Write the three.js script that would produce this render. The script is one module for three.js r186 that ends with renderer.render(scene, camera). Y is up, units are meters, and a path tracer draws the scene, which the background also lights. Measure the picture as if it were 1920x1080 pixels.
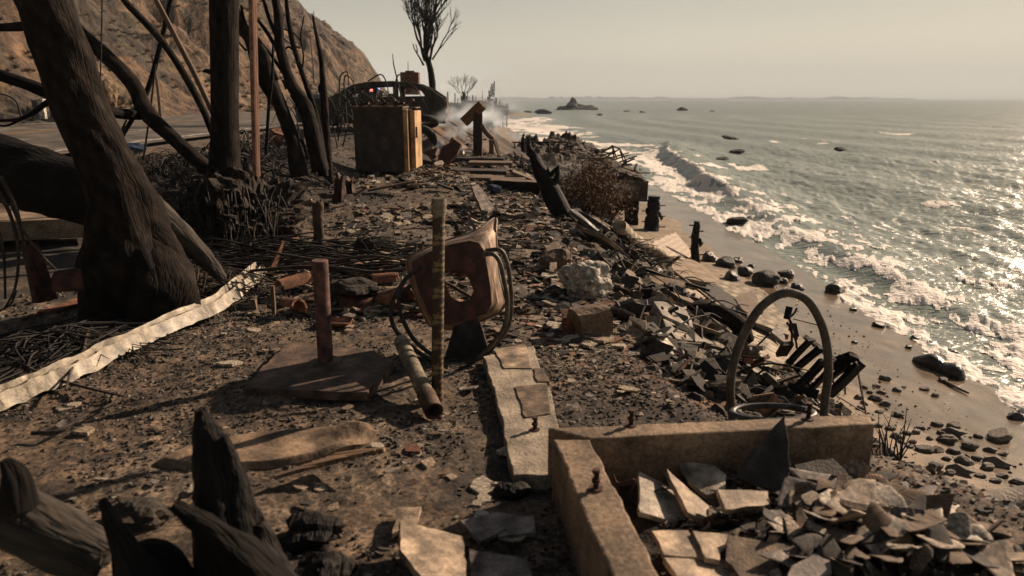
import * as THREE from 'three';
import { mergeGeometries, mergeVertices } from 'three/addons/utils/BufferGeometryUtils.js';
import { RoundedBoxGeometry } from 'three/addons/geometries/RoundedBoxGeometry.js';

// ---------------------------------------------------------------- camera, sky, sun, exposure
const scene = new THREE.Scene();
const TILT = 14.2 * Math.PI / 180, FOC = 1407, EYE = 1.8;
const camera = new THREE.PerspectiveCamera(2 * Math.atan(540 / FOC) * 180 / Math.PI, 1920 / 1080, 0.1, 9000);
camera.position.set(0, EYE, 0);
camera.rotation.x = -TILT;
camera.focus = 8;
camera.userData.fStop = 2.1;
scene.add(camera);

const renderer = new THREE.WebGLRenderer({ antialias: true });
renderer.toneMapping = THREE.LinearToneMapping;
renderer.toneMappingExposure = 1.75;
renderer.shadowMap.enabled = true;

const SUN_AZ = 47 * Math.PI / 180, SUN_EL = 24 * Math.PI / 180;          // azimuth measured to the right of straight ahead
const sunDir = new THREE.Vector3(Math.sin(SUN_AZ) * Math.cos(SUN_EL), Math.sin(SUN_EL), -Math.cos(SUN_AZ) * Math.cos(SUN_EL));
const sun = new THREE.DirectionalLight(new THREE.Color().setRGB(1.0, 0.755, 0.55), 5.0);
sun.position.copy(sunDir).multiplyScalar(120);
sun.target.position.set(0, 0, -15);
sun.shadow.radius = 1.6;
sun.castShadow = true;
sun.shadow.mapSize.set(4096, 4096);
Object.assign(sun.shadow.camera, { left: -60, right: 60, top: 60, bottom: -60, near: 1, far: 400 });
scene.add(sun, sun.target);

{ // hazy smoke-filled evening sky: pale and warm low down, a grey blue overhead, brighter round the sun
  const W = 512, H = 256, a = new Float32Array(W * H * 4), low = [0.425, 0.362, 0.257], mid = [0.335, 0.33, 0.278], top = [0.034, 0.05, 0.076];
  const d = new THREE.Vector3();
  for (let j = 0; j < H; j++) for (let i = 0; i < W; i++) {
    const ph = (i + 0.5) / W * 2 * Math.PI - Math.PI, el = (j + 0.5) / H * Math.PI - Math.PI / 2;
    d.set(Math.cos(el) * Math.cos(ph), Math.sin(el), Math.cos(el) * Math.sin(ph));
    const e = Math.max(0, el * 180 / Math.PI), g = Math.acos(Math.min(1, d.dot(sunDir))) * 180 / Math.PI;
    const k1 = Math.min(1, e / 8), k2 = 1 - Math.exp(-Math.max(0, e - 4) / 13), glow = Math.exp(-g / 17), away = 0.42 + 0.58 * Math.exp(-Math.max(0, g - 40) / 55);
    for (let c = 0; c < 3; c++) {
      let v = low[c] + (mid[c] - low[c]) * k1; v += (top[c] - v) * k2;
      a[(j * W + i) * 4 + c] = v * away * 1.06 + glow * [0.36, 0.25, 0.13][c];
    }
    a[(j * W + i) * 4 + 3] = 1;
  }
  const t = new THREE.DataTexture(a, W, H, THREE.RGBAFormat, THREE.FloatType);
  t.mapping = THREE.EquirectangularReflectionMapping; t.magFilter = THREE.LinearFilter; t.minFilter = THREE.LinearFilter; t.needsUpdate = true;
  scene.background = t; scene.environment = t;
}
scene.fog = new THREE.FogExp2(new THREE.Color().setRGB(0.66, 0.78, 0.92), 0.00028);

// ---------------------------------------------------------------- helpers
function rng(seed) { let s = seed >>> 0; return () => { s = s + 0x6D2B79F5 | 0; let t = Math.imul(s ^ s >>> 15, 1 | s); t = t + Math.imul(t ^ t >>> 7, 61 | t) ^ t; return ((t ^ t >>> 14) >>> 0) / 4294967296; }; }
const R = rng(20250113), rr = (a, b) => a + (b - a) * R();
const V = (x, y, z) => new THREE.Vector3(x, y, z);
const lerp = (a, b, t) => a + (b - a) * t, clamp = (x, a = 0, b = 1) => Math.min(b, Math.max(a, x));
const sstep = (a, b, x) => { const t = clamp((x - a) / (b - a)); return t * t * (3 - 2 * t); };
function hash3(x, y, z) { let h = Math.imul(x, 374761393) + Math.imul(y, 668265263) + Math.imul(z, 2147483647 - 1274126177) | 0; h = Math.imul(h ^ h >>> 13, 1274126177); return ((h ^ h >>> 16) >>> 0) / 4294967296; }
function noise(x, y, z = 0) {                                                 // value noise, -1..1
  const i = Math.floor(x), j = Math.floor(y), k = Math.floor(z); let u = x - i, v = y - j, w = z - k;
  u = u * u * (3 - 2 * u); v = v * v * (3 - 2 * v); w = w * w * (3 - 2 * w);
  const L = (a, b, t) => a + (b - a) * t;
  const p = (c) => L(L(hash3(i, j, c), hash3(i + 1, j, c), u), L(hash3(i, j + 1, c), hash3(i + 1, j + 1, c), u), v);
  return 2 * (w === 0 ? p(k) : L(p(k), p(k + 1), w)) - 1;
}
const fbm = (x, y, z = 0, o = 4) => { let s = 0, a = 0.5, f = 1; for (let q = 0; q < o; q++) { s += a * noise(x * f, y * f, z * f + q * 7.3 * (z !== 0)); f *= 2.03; a *= 0.5; } return s; };
const curveAt = (tab, d) => { if (d <= tab[0][0]) return tab[0][1]; for (let i = 1; i < tab.length; i++) if (d <= tab[i][0]) { const [a, b] = [tab[i - 1], tab[i]]; const t = (d - a[0]) / (b[0] - a[0]); return lerp(a[1], b[1], t * t * (3 - 2 * t) * 0.5 + t * 0.5); } return tab[tab.length - 1][1]; };

// survey of the place: a sight line of the photograph, met with a plane of height h, with a distance ahead, or with the ground
const ST = Math.sin(TILT), CT = Math.cos(TILT);
function sight(px, py) { const v = (py - 540) / FOC; return [(px - 960) / FOC, -(v * CT + ST), CT - v * ST]; }
function at(px, py, d) { const s = sight(px, py), t = d / s[2]; return V(s[0] * t, EYE + s[1] * t, -d); }
function gp(px, py, h = 0) { const s = sight(px, py), t = (h - EYE) / s[1]; return V(s[0] * t, h, -s[2] * t); }
function on(px, py) { const s = sight(px, py); let t = 0.8; for (let i = 0; i < 4000; i++) { const x = s[0] * t, y = EYE + s[1] * t, d = s[2] * t; const gap = y - H(x, d); if (gap < 0.004) break; t += Math.max(0.004, gap * 0.35); if (t > 900) break; } return V(s[0] * t, EYE + s[1] * t, -s[2] * t); }
const mpp = (d) => d / FOC;                                                    // metres per photograph pixel at distance d

const counts = {};
function numbered(n) { const k = counts[n] = (counts[n] ?? -1) + 1; return k ? `${n}_${String(k).padStart(3, '0')}` : n; }
function shade(o) { o.traverse((m) => { if (m.isMesh) { m.castShadow = true; m.receiveShadow = true; } }); return o; }
function tag(o, label, category, group, kind) { o.userData.label = label; if (category) o.userData.category = category; if (group) o.userData.group = group; if (kind) o.userData.kind = kind; return o; }
function thing(name, label, category, pos = V(0, 0, 0), group, turn = 0) { const g = new THREE.Group(); g.name = numbered(name); g.position.copy(pos); g.rotation.y = turn; scene.add(g); return tag(g, label, category, group); }
function part(name, geo, m, parent) { const o = new THREE.Mesh(geo, m); o.name = name; o.castShadow = o.receiveShadow = true; parent.add(o); return o; }
// a part given in world coordinates under a thing that stands at its own base
function partW(name, geo, m, parent) { const p = V(0, 0, 0); parent.getWorldPosition(p); geo = geo.clone(); geo.translate(-p.x, -p.y, -p.z); return part(name, geo, m, parent); }
function solo(name, geo, m, label, category, group, base) { if (base) geo.translate(-base.x, -base.y, -base.z); const o = new THREE.Mesh(geo, m); o.name = numbered(name); if (base) o.position.copy(base); o.castShadow = o.receiveShadow = true; scene.add(o); return tag(o, label, category, group); }
function setting(name, geo, m, kind = 'structure', label) { const o = new THREE.Mesh(geo, m); o.name = numbered(name); o.userData.kind = kind; if (label) o.userData.label = label; o.castShadow = o.receiveShadow = true; scene.add(o); return o; }

// ---------------------------------------------------------------- textures (all tile; grain and mottling only)
function tex(n, fn, colour = true) {
  const a = new Uint8Array(n * n * 4);
  for (let j = 0; j < n; j++) for (let i = 0; i < n; i++) { let v = fn(i / n, j / n); if (typeof v === 'number') v = [v, v, v]; for (let c = 0; c < 3; c++) a[(j * n + i) * 4 + c] = clamp(v[c]) * 255; a[(j * n + i) * 4 + 3] = 255; }
  const t = new THREE.DataTexture(a, n, n); t.wrapS = t.wrapT = THREE.RepeatWrapping; t.magFilter = THREE.LinearFilter; t.minFilter = THREE.LinearMipmapLinearFilter; t.generateMipmaps = true; if (colour) t.colorSpace = THREE.SRGBColorSpace; t.needsUpdate = true; return t;
}
function pn(x, y, px, py, s) {                                                // periodic value noise 0..1
  const i = Math.floor(x), j = Math.floor(y); let u = x - i, v = y - j; u = u * u * (3 - 2 * u); v = v * v * (3 - 2 * v);
  const h = (a, b) => hash3(((a % px) + px) % px, ((b % py) + py) % py, s);
  return lerp(lerp(h(i, j), h(i + 1, j), u), lerp(h(i, j + 1), h(i + 1, j + 1), u), v);
}
const pf = (u, v, fx, fy, s, o = 4) => { let r = 0, a = 0.5, w = 0; for (let q = 0; q < o; q++) { r += a * pn(u * fx, v * fy, fx, fy, s + q); w += a; fx *= 2; fy *= 2; a *= 0.55; } return r / w; };
const T = {
  mottle: tex(512, (u, v) => 0.62 + 0.42 * (pf(u, v, 6, 6, 1, 6) - 0.5) * 2 + 0.16 * (pf(u, v, 64, 64, 9, 3) - 0.5) * 2),
  speck: tex(1024, (u, v) => { const f = pf(u, v, 10, 10, 3, 7), g = pn(u * 300, v * 300, 300, 300, 5), k = pf(u, v, 90, 90, 14, 3), b = 0.56 + (f - 0.5) * 0.75 + (k - 0.5) * 0.75 + (g > 0.93 ? 0.25 : g < 0.1 ? -0.2 : 0); return [b * 1.04, b, b * 0.95]; }),
  bark: tex(512, (u, v) => { const r = Math.abs(pf(u, v, 14, 3, 21, 4) - 0.5) * 2, c = pf(u, v, 8, 5, 31, 4); return 0.25 + 0.75 * Math.sqrt(r) * (0.55 + 0.65 * c); }),
  wood: tex(512, (u, v) => { const w = pf(u, v, 40, 2, 41, 4), s = pf(u, v, 5, 2, 45, 4); return [0.55 + 0.5 * (w - 0.3) + 0.3 * (s - 0.5), 0.52 + 0.5 * (w - 0.3) + 0.34 * (s - 0.5), 0.5 + 0.5 * (w - 0.3) + 0.34 * (s - 0.5)]; }),
  rust: tex(512, (u, v) => { const a = pf(u, v, 7, 7, 51, 6), b = pf(u, v, 30, 30, 55, 4), k = sstep(0.42, 0.62, a); return [lerp(0.42, 0.92, k) * (0.7 + 0.6 * b), lerp(0.34, 0.62, k) * (0.7 + 0.6 * b), lerp(0.32, 0.45, k) * (0.7 + 0.6 * b)]; }),
  peel: tex(512, (u, v) => { const a = pf(u, v, 5, 9, 61, 6), b = pf(u, v, 40, 40, 65, 3); const k = a > 0.56 ? 1 : a > 0.535 ? 0.6 : 0; const c = [lerp(0.45, 1, k), lerp(0.38, 0.95, k), lerp(0.3, 0.78, k)]; return c.map((x) => x * (0.75 + 0.4 * b)); }),
  concrete: tex(512, (u, v) => { const a = pf(u, v, 5, 5, 71, 6), b = pf(u, v, 80, 80, 75, 3), p = pn(u * 120, v * 120, 120, 120, 77); const x = 0.62 + 0.55 * (a - 0.5) + 0.35 * (b - 0.5) - (p > 0.95 ? 0.25 : 0); return [x, x * 0.975, x * 0.93]; }),
  sand: tex(512, (u, v) => 0.78 + 0.5 * (pf(u, v, 6, 6, 81, 7) - 0.5) + 0.2 * (pn(u * 256, v * 256, 256, 256, 82) - 0.5)),
  hill: tex(1024, (u, v) => { const a = pf(u, v, 9, 9, 91, 7), b = pf(u, v, 60, 60, 95, 4), x = 0.56 + 0.9 * (a - 0.5) + 0.6 * (b - 0.5); return [x, x * 0.98, x * 0.96]; }),
};
const B = {
  fine: tex(512, (u, v) => pf(u, v, 40, 40, 101, 5), false), rough: tex(512, (u, v) => pf(u, v, 10, 10, 111, 7), false),
  bark: tex(512, (u, v) => { const r = Math.abs(pf(u, v, 14, 3, 21, 4) - 0.5) * 2; return Math.sqrt(r); }, false), wood: tex(512, (u, v) => pf(u, v, 40, 2, 41, 4), false),
  chop: tex(1024, (u, v) => 1 - Math.abs(pf(u, v, 10, 22, 121, 6) - 0.5) * 2, false),
};
const scaled = {};
function rep(t, s) { const k = t.id + ':' + s; if (!scaled[k]) { const c = t.clone(); c.repeat.set(1 / s, 1 / s); c.needsUpdate = true; scaled[k] = c; } return scaled[k]; }
// a material: linear base colour, roughness, grain texture with its tile size in metres, relief in metres
function mat(rgb, rough = 0.9, map, size = 1, bump, relief = 0.004, extra = {}) {
  const m = new (extra.specularIntensity ? THREE.MeshPhysicalMaterial : THREE.MeshStandardMaterial)({ color: new THREE.Color().setRGB(...rgb), roughness: rough, side: THREE.DoubleSide, ...extra });
  if (map) m.map = rep(T[map], size);
  if (bump) { m.bumpMap = rep(B[bump], size); m.bumpScale = relief; }
  return m;
}
const M = {
  ground: mat([1, 1, 1], 0.95, 'speck', 1.3, 'rough', 0.02, { vertexColors: true }),
  sand: mat([1, 1, 1], 0.85, 'sand', 1.6, 'fine', 0.008, { vertexColors: true }),
  wet: mat([0.235, 0.17, 0.11], 0.2, 'sand', 3, 'fine', 0.003),
  hill: mat([1, 1, 1], 0.95, 'hill', 9, 'rough', 0.35, { vertexColors: true }),
  asphalt: mat([0.2, 0.17, 0.135], 0.85, 'mottle', 4, 'fine', 0.006), whiteLine: mat([0.930, 0.840, 0.720], 0.8, 'mottle', 0.8), yellowLine: mat([0.672, 0.352, 0.080], 0.8, 'mottle', 0.8),
  char: mat([0.016, 0.013, 0.0105], 0.85, 'bark', 0.6, 'bark', 0.012, { specularIntensity: 0.3 }), charBrown: mat([0.031, 0.022, 0.016], 0.9, 'mottle', 0.45, 'bark', 0.01, { specularIntensity: 0.3 }), charWood: mat([0.019, 0.016, 0.014], 0.75, 'bark', 0.35, 'bark', 0.012, { specularIntensity: 0.4 }),
  ashBark: mat([0.095, 0.072, 0.05], 0.9, 'bark', 0.9, 'bark', 0.02), twig: mat([0.075, 0.05, 0.032], 0.85, 'mottle', 0.3), twigDark: mat([0.03, 0.023, 0.018], 0.85, 'mottle', 0.3),
  redwood: mat([0.627, 0.361, 0.257], 0.8, 'wood', 0.5, 'wood', 0.002), plank: mat([0.480, 0.320, 0.184], 0.85, 'wood', 0.6, 'wood', 0.003), plankOld: mat([0.270, 0.195, 0.128], 0.85, 'wood', 0.6, 'wood', 0.004), plankDark: mat([0.065, 0.046, 0.033], 0.85, 'wood', 0.5, 'wood', 0.004),
  ply: mat([0.405, 0.277, 0.173], 0.9, 'mottle', 0.8, 'fine', 0.003), soilRoot: mat([0.05, 0.036, 0.025], 1, 'speck', 0.7, 'rough', 0.03),
  concrete: mat([0.504, 0.378, 0.273], 0.9, 'concrete', 0.9, 'fine', 0.004), concreteDark: mat([0.17, 0.13, 0.1], 0.9, 'concrete', 0.9, 'fine', 0.006), concretePale: mat([0.675, 0.594, 0.499], 0.9, 'concrete', 0.6, 'fine', 0.004),
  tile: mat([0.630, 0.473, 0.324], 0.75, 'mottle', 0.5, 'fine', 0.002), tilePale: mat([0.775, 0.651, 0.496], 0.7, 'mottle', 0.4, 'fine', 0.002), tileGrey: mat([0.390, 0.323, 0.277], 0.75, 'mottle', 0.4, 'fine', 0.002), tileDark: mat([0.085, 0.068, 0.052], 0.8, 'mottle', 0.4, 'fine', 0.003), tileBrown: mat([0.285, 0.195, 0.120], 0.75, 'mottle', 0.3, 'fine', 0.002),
  terra: mat([0.448, 0.189, 0.098], 0.85, 'mottle', 0.5, 'fine', 0.002), terraDark: mat([0.16, 0.055, 0.03], 0.85, 'mottle', 0.4, 'fine', 0.002), brick: mat([0.364, 0.140, 0.077], 0.9, 'mottle', 0.5, 'fine', 0.004),
  redPaint: mat([0.12, 0.036, 0.029], 0.7, 'mottle', 0.35, 'fine', 0.001), rustRed: mat([0.237, 0.106, 0.083], 0.8, 'mottle', 0.3, 'fine', 0.002), rust: mat([0.17, 0.10, 0.06], 0.8, 'mottle', 0.5, 'fine', 0.003, { metalness: 0.25 }), rustDark: mat([0.06, 0.035, 0.022], 0.75, 'rust', 0.5, 'fine', 0.003, { metalness: 0.2 }), rustTan: mat([0.540, 0.367, 0.247], 0.6, 'mottle', 0.5, 'fine', 0.002, { metalness: 0.3 }), plateRust: mat([0.198, 0.126, 0.086], 0.85, 'mottle', 0.6, 'fine', 0.003),
  steelGrey: mat([0.16, 0.135, 0.105], 0.6, 'mottle', 0.3, 'fine', 0.001, { metalness: 0.3 }), steelBlue: mat([0.05, 0.05, 0.055], 0.6, 'mottle', 0.3, 'fine', 0.001, { metalness: 0.3 }), pipePeel: mat([0.21, 0.16, 0.11], 0.65, 'peel', 0.16, 'fine', 0.002), pipeOlive: mat([0.350, 0.294, 0.189], 0.7, 'mottle', 0.4, 'fine', 0.001),
  flashing: mat([0.62, 0.53, 0.39], 0.55, 'mottle', 0.5, 'fine', 0.002), hose: mat([0.156, 0.130, 0.098], 0.75, 'mottle', 0.25, 'fine', 0.002), hoseBlue: mat([0.1, 0.115, 0.13], 0.5, 'mottle', 0.3),
  rock: mat([0.234, 0.195, 0.150], 0.75, 'mottle', 0.6, 'fine', 0.006), rockPale: mat([0.390, 0.325, 0.247], 0.8, 'mottle', 0.5, 'fine', 0.006), rockMoss: mat([0.055, 0.056, 0.038], 0.7, 'mottle', 0.7, 'rough', 0.02), rockWet: mat([0.04, 0.036, 0.03], 0.35, 'mottle', 0.6, 'rough', 0.02), rockFar: mat([0.05, 0.046, 0.04], 0.8, 'mottle', 3, 'rough', 0.2), rockWhite: mat([0.896, 0.816, 0.688], 0.95, 'mottle', 0.3, 'rough', 0.02),
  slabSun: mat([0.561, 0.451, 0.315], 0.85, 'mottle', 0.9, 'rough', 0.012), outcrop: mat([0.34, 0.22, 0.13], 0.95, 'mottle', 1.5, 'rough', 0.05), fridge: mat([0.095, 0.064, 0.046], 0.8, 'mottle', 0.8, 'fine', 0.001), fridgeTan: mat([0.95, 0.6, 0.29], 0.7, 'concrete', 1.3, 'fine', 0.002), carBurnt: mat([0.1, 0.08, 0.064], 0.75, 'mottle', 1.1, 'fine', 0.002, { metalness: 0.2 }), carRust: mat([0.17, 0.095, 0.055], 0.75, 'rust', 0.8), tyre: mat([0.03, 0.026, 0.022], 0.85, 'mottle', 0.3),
  bluePlastic: mat([0.03, 0.07, 0.17], 0.6, 'mottle', 0.3), white: mat([0.910, 0.858, 0.754], 0.7, 'mottle', 0.5), greyMetal: mat([0.13, 0.13, 0.135], 0.6, 'mottle', 1), scrub: mat([0.062, 0.055, 0.026], 1), scrubDry: mat([0.13, 0.085, 0.04], 1), houseFar: mat([0.075, 0.065, 0.055], 0.9, 'mottle', 3), sandFar: mat([0.3, 0.24, 0.165], 0.9, 'sand', 5), farLand: mat([0.12, 0.12, 0.11], 1),
};

// ---------------------------------------------------------------- geometry helpers
function fromTris(pos, idx, uv, col) { const g = new THREE.BufferGeometry(); g.setAttribute('position', new THREE.Float32BufferAttribute(pos, 3)); if (uv) g.setAttribute('uv', new THREE.Float32BufferAttribute(uv, 2)); if (col) g.setAttribute('color', new THREE.Float32BufferAttribute(col, 3)); g.setIndex(idx); g.computeVertexNormals(); return g; }
function boxUV(g) {                                                            // uv in metres from the dominant axis of each face
  if (g.index) g = g.toNonIndexed(); const p = g.attributes.position, uv = new Float32Array(p.count * 2), a = V(0, 0, 0), b = V(0, 0, 0), c = V(0, 0, 0), e = V(0, 0, 0);
  for (let i = 0; i < p.count; i += 3) { a.fromBufferAttribute(p, i); b.fromBufferAttribute(p, i + 1); c.fromBufferAttribute(p, i + 2); e.copy(b).sub(a).cross(c.clone().sub(a)); const x = Math.abs(e.x), y = Math.abs(e.y), z = Math.abs(e.z); for (let k = 0; k < 3; k++) { const q = [a, b, c][k]; const [u, w] = y >= x && y >= z ? [q.x, q.z] : x > z ? [q.z, q.y] : [q.x, q.y]; uv[(i + k) * 2] = u; uv[(i + k) * 2 + 1] = w; } }
  g.setAttribute('uv', new THREE.BufferAttribute(uv, 2)); return g;
}
const strip = (g) => { const o = new THREE.BufferGeometry(); for (const k of ['position', 'normal', 'uv']) if (g.attributes[k]) o.setAttribute(k, g.attributes[k]); if (g.index) o.setIndex(g.index); return o; };
function merge(list) { return mergeGeometries(list.map((g) => { let q = strip(g); if (!q.attributes.uv) q = boxUV(q); return q.index ? q.toNonIndexed() : q; })); }
// a limb: tapered tube through points with radii, lumpy, with closed ends
function limb(pts, radii, { seg = 10, n, lump = 0.12, freq = 3, seed = 1, jag = 0 } = {}) {
  if (!Array.isArray(radii)) radii = pts.map(() => radii);
  const curve = new THREE.CatmullRomCurve3(pts, false, 'centripetal'), len = curve.getLength(); n = n ?? Math.max(4, Math.min(70, Math.round(len / (0.6 * Math.max(...radii)) + pts.length * 3)));
  const pos = [], uv = [], idx = [], tan = V(0, 0, 0), nn = V(0, 0, 0), bb = V(0, 0, 0), p = V(0, 0, 0), mean = radii.reduce((s, x) => s + x, 0) / radii.length;
  let ref = null;
  for (let i = 0; i <= n; i++) {
    const t = i / n, f = t * (pts.length - 1), k = Math.min(pts.length - 2, Math.floor(f)), rad = lerp(radii[k], radii[k + 1], f - k);
    curve.getPoint(t, p); curve.getTangent(t, tan);
    if (!ref) ref = Math.abs(tan.y) < 0.9 ? V(0, 1, 0) : V(1, 0, 0);
    nn.copy(ref).addScaledVector(tan, -ref.dot(tan)).normalize(); ref = nn.clone(); bb.crossVectors(tan, nn);
    for (let j = 0; j <= seg; j++) {
      const a = j % seg / seg * 2 * Math.PI, ca = Math.cos(a), sa = Math.sin(a);
      const q = 1 + lump * (1.6 * fbm(ca * 1.5 + seed * 3.1, sa * 1.5 + t * len * freq, seed + t * len * freq * 0.6, 3));
      let x = p.x + (nn.x * ca + bb.x * sa) * rad * q, y = p.y + (nn.y * ca + bb.y * sa) * rad * q, z = p.z + (nn.z * ca + bb.z * sa) * rad * q;
      if (jag && i === n) { const e = jag * (hash3(j % seg, seed * 7 | 0, 3) - 0.3); x += tan.x * e; y += tan.y * e; z += tan.z * e; }
      pos.push(x, y, z); uv.push(j / seg * 2 * Math.PI * mean, t * len);
    }
  }
  const w = seg + 1;
  for (let i = 0; i < n; i++) for (let j = 0; j < seg; j++) { const a = i * w + j; idx.push(a, a + 1, a + w, a + 1, a + w + 1, a + w); }
  const g = fromTris(pos, idx, uv); const nr = g.attributes.normal;             // weld the seam's normals
  for (let i = 0; i <= n; i++) { const a = i * w, b = a + seg, x = nr.getX(a) + nr.getX(b), y = nr.getY(a) + nr.getY(b), z = nr.getZ(a) + nr.getZ(b), l = Math.hypot(x, y, z) || 1; nr.setXYZ(a, x / l, y / l, z / l); nr.setXYZ(b, x / l, y / l, z / l); }
  const caps = []; for (const [row, end] of [[0, 0], [n, 1]]) { const c = curve.getPoint(end), cp = [c.x, c.y, c.z], ci = [], cu = [0, 0]; for (let j = 0; j <= seg; j++) { const a = (row * w + j) * 3; cp.push(pos[a], pos[a + 1], pos[a + 2]); cu.push(Math.cos(j / seg * 6.283) * mean, Math.sin(j / seg * 6.283) * mean); if (j < seg) ci.push(0, end ? j + 1 : j + 2, end ? j + 2 : j + 1); } caps.push(fromTris(cp, ci, cu)); }
  return merge([g, ...caps]);
}
const tube = (pts, r, seg = 8, n) => limb(pts, r, { seg, n, lump: 0 });
// flat plate with the outline pts (world points, roughly in a plane), thickness downwards from it
function plate(pts, thick, { bevel = 0, holes = [], chip = 0, seed = 1 } = {}) {
  const n = V(0, 0, 0), c = V(0, 0, 0); pts.forEach((p, i) => { const q = pts[(i + 1) % pts.length]; n.x += (p.y - q.y) * (p.z + q.z); n.y += (p.z - q.z) * (p.x + q.x); n.z += (p.x - q.x) * (p.y + q.y); c.add(p); });
  n.normalize(); c.multiplyScalar(1 / pts.length); if (n.y < -0.02 || (Math.abs(n.y) <= 0.02 && n.z < 0)) n.negate();
  const u = (Math.abs(n.y) > 0.95 ? V(1, 0, 0) : V(0, 1, 0)).cross(n).normalize(), w = V(0, 0, 0).crossVectors(n, u);
  const to2 = (p) => { const d = p.clone().sub(c); return new THREE.Vector2(d.dot(u), d.dot(w)); };
  let poly = pts.map(to2);
  if (chip) { const out = []; poly.forEach((p, i) => { const q = poly[(i + 1) % poly.length], L = p.distanceTo(q), k = Math.max(1, Math.round(L / (chip * 5))); for (let s = 0; s < k; s++) { const t = s / k, e = s ? chip * fbm(i * 9.1 + t * k * 0.7, seed * 5.3, 0, 3) * 1.6 : 0; out.push(new THREE.Vector2(lerp(p.x, q.x, t) - (q.y - p.y) / L * e, lerp(p.y, q.y, t) + (q.x - p.x) / L * e)); } }); poly = out; }
  const sh = new THREE.Shape(poly); for (const h of holes) sh.holes.push(new THREE.Path(h.map(to2)));
  const g = new THREE.ExtrudeGeometry(sh, { depth: thick, bevelEnabled: bevel > 0, bevelSize: bevel, bevelThickness: bevel, bevelOffset: -bevel, bevelSegments: 2, steps: 1 });
  g.translate(0, 0, -thick - bevel); g.applyMatrix4(new THREE.Matrix4().makeBasis(u, w, n).setPosition(c)); return boxUV(g);
}
// straight timber from a to b with section w x h, worn edges
function bar(a, b, w, h, { up = V(0, 1, 0), lump = 0.06, seed = 1, nseg = 6, round = 0 } = {}) {
  const L = a.distanceTo(b), z = b.clone().sub(a).normalize(), x = up.clone().cross(z); if (x.lengthSq() < 1e-4) x.set(1, 0, 0).cross(z); x.normalize(); const y = z.clone().cross(x);
  let g = lump > 0 ? new THREE.BoxGeometry(w, h, L, 3, 3, nseg) : new RoundedBoxGeometry(w, h, L, 2, round || Math.min(w, h) * 0.08);
  if (lump > 0) { g.deleteAttribute('normal'); g.deleteAttribute('uv'); g = mergeVertices(g, 1e-5); const p = g.attributes.position, s = Math.min(w, h) * lump; for (let i = 0; i < p.count; i++) { const X = p.getX(i), Y = p.getY(i), Z = p.getZ(i), k = 14; const corner = Math.abs(X) > w * 0.49 && Math.abs(Y) > h * 0.49 ? 0.97 : 1; p.setXYZ(i, X * corner + s * fbm(X * k + seed, Y * k, Z * 5 + 1, 2) * 2, Y * corner + s * fbm(X * k, Y * k + seed, Z * 5 + 9, 2) * 2, Z + s * fbm(X * k, Y * k, seed + 3.3, 2) * (Math.abs(Z) > L * 0.49 ? 4 : 0)); } g = g.toNonIndexed(); g.computeVertexNormals(); }
  g = boxUV(g); const uv = g.attributes.uv; for (let i = 0; i < uv.count; i++) uv.setX(i, uv.getX(i) + seed * 0.37);
  g.applyMatrix4(new THREE.Matrix4().makeBasis(x, y, z).setPosition(a.clone().add(b).multiplyScalar(0.5))); return g;
}
function rockGeo(seed, sx, sy, sz, rough = 0.25, detail = 3, facet = false, cuts = 0) {
  const cr = rng(seed * 131 + 7), planes = []; for (let k = 0; k < cuts; k++) planes.push([V(cr() - 0.5, cr() - 0.42, cr() - 0.5).normalize(), 0.62 + 0.28 * cr()]);
  let g = new THREE.IcosahedronGeometry(1, detail); g.deleteAttribute('uv'); g.deleteAttribute('normal'); g = mergeVertices(g, 1e-4); const p = g.attributes.position;
  for (let i = 0; i < p.count; i++) { let x = p.getX(i), y = p.getY(i), z = p.getZ(i); for (const [n, e] of planes) { const o = x * n.x + y * n.y + z * n.z - e; if (o > 0) { x -= n.x * o * 0.93; y -= n.y * o * 0.93; z -= n.z * o * 0.93; } } const s = 1 + rough * (1.3 * fbm(x * 1.1 + seed * 7.7, y * 1.1, z * 1.1 + seed * 3 + 0.5, 2) + 0.35 * fbm(x * 4 + seed, y * 4, z * 4 + 0.7, 3)); p.setXYZ(i, x * s * sx, y * s * sy, z * s * sz); }
  if (facet) g = g.toNonIndexed(); g.computeVertexNormals(); return boxUV(g);
}
// broken polygon shard lying flat about the origin
function shardGeo(seed, size, thick, curl = 0) {
  const r = rng(seed), n = 4 + Math.floor(r() * 4), pts = []; for (let i = 0; i < n; i++) { const a = (i + 0.25 + r() * 0.5) / n * 6.283, d = size * (0.6 + r() * 0.45); pts.push(V(Math.cos(a) * d, 0, Math.sin(a) * d * (0.65 + 0.25 * r()))); }
  const g = plate(pts, thick, { bevel: thick * 0.12 }); if (curl) { const p = g.attributes.position; for (let i = 0; i < p.count; i++) { const x = p.getX(i) / size; p.setY(i, p.getY(i) + curl * size * x * x); } g.computeVertexNormals(); } g.translate(0, thick, 0); return g;
}
// ================================================================ terrain: terrace, slope, beach (x to the right, d ahead)
const SEA = -3.6;
const EDGE = [[0, 3.3], [2.6, 3.1], [3.4, 2.35], [4.2, 1.5], [5.3, 1.18], [9.7, 1.0], [16.8, 0.6], [25, 0.1], [45, -1.5], [80, -7], [165, -16], [256, -6], [400, -40]];
const WATER = [[0, 9.6], [13, 9.4], [45, 9.35], [60, 8], [85, 3.2], [140, -0.5], [168, -4], [215, -1], [256, 7], [275, 6], [330, -30], [400, -60]];
const edgeX = (d) => Math.min(curveAt(EDGE, d), curveAt(WATER, d) - 5), waterX = (d) => curveAt(WATER, d) + 0.35 * noise(d * 0.22, 4.4) + 0.16 * noise(d * 0.9, 1.4);
const footX = (d) => Math.min(edgeX(d) + curveAt([[0, 2.2], [4, 3.1], [8, 4.0], [20, 4.4], [60, 5], [120, 7]], d), waterX(d) - 2.2);
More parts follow.
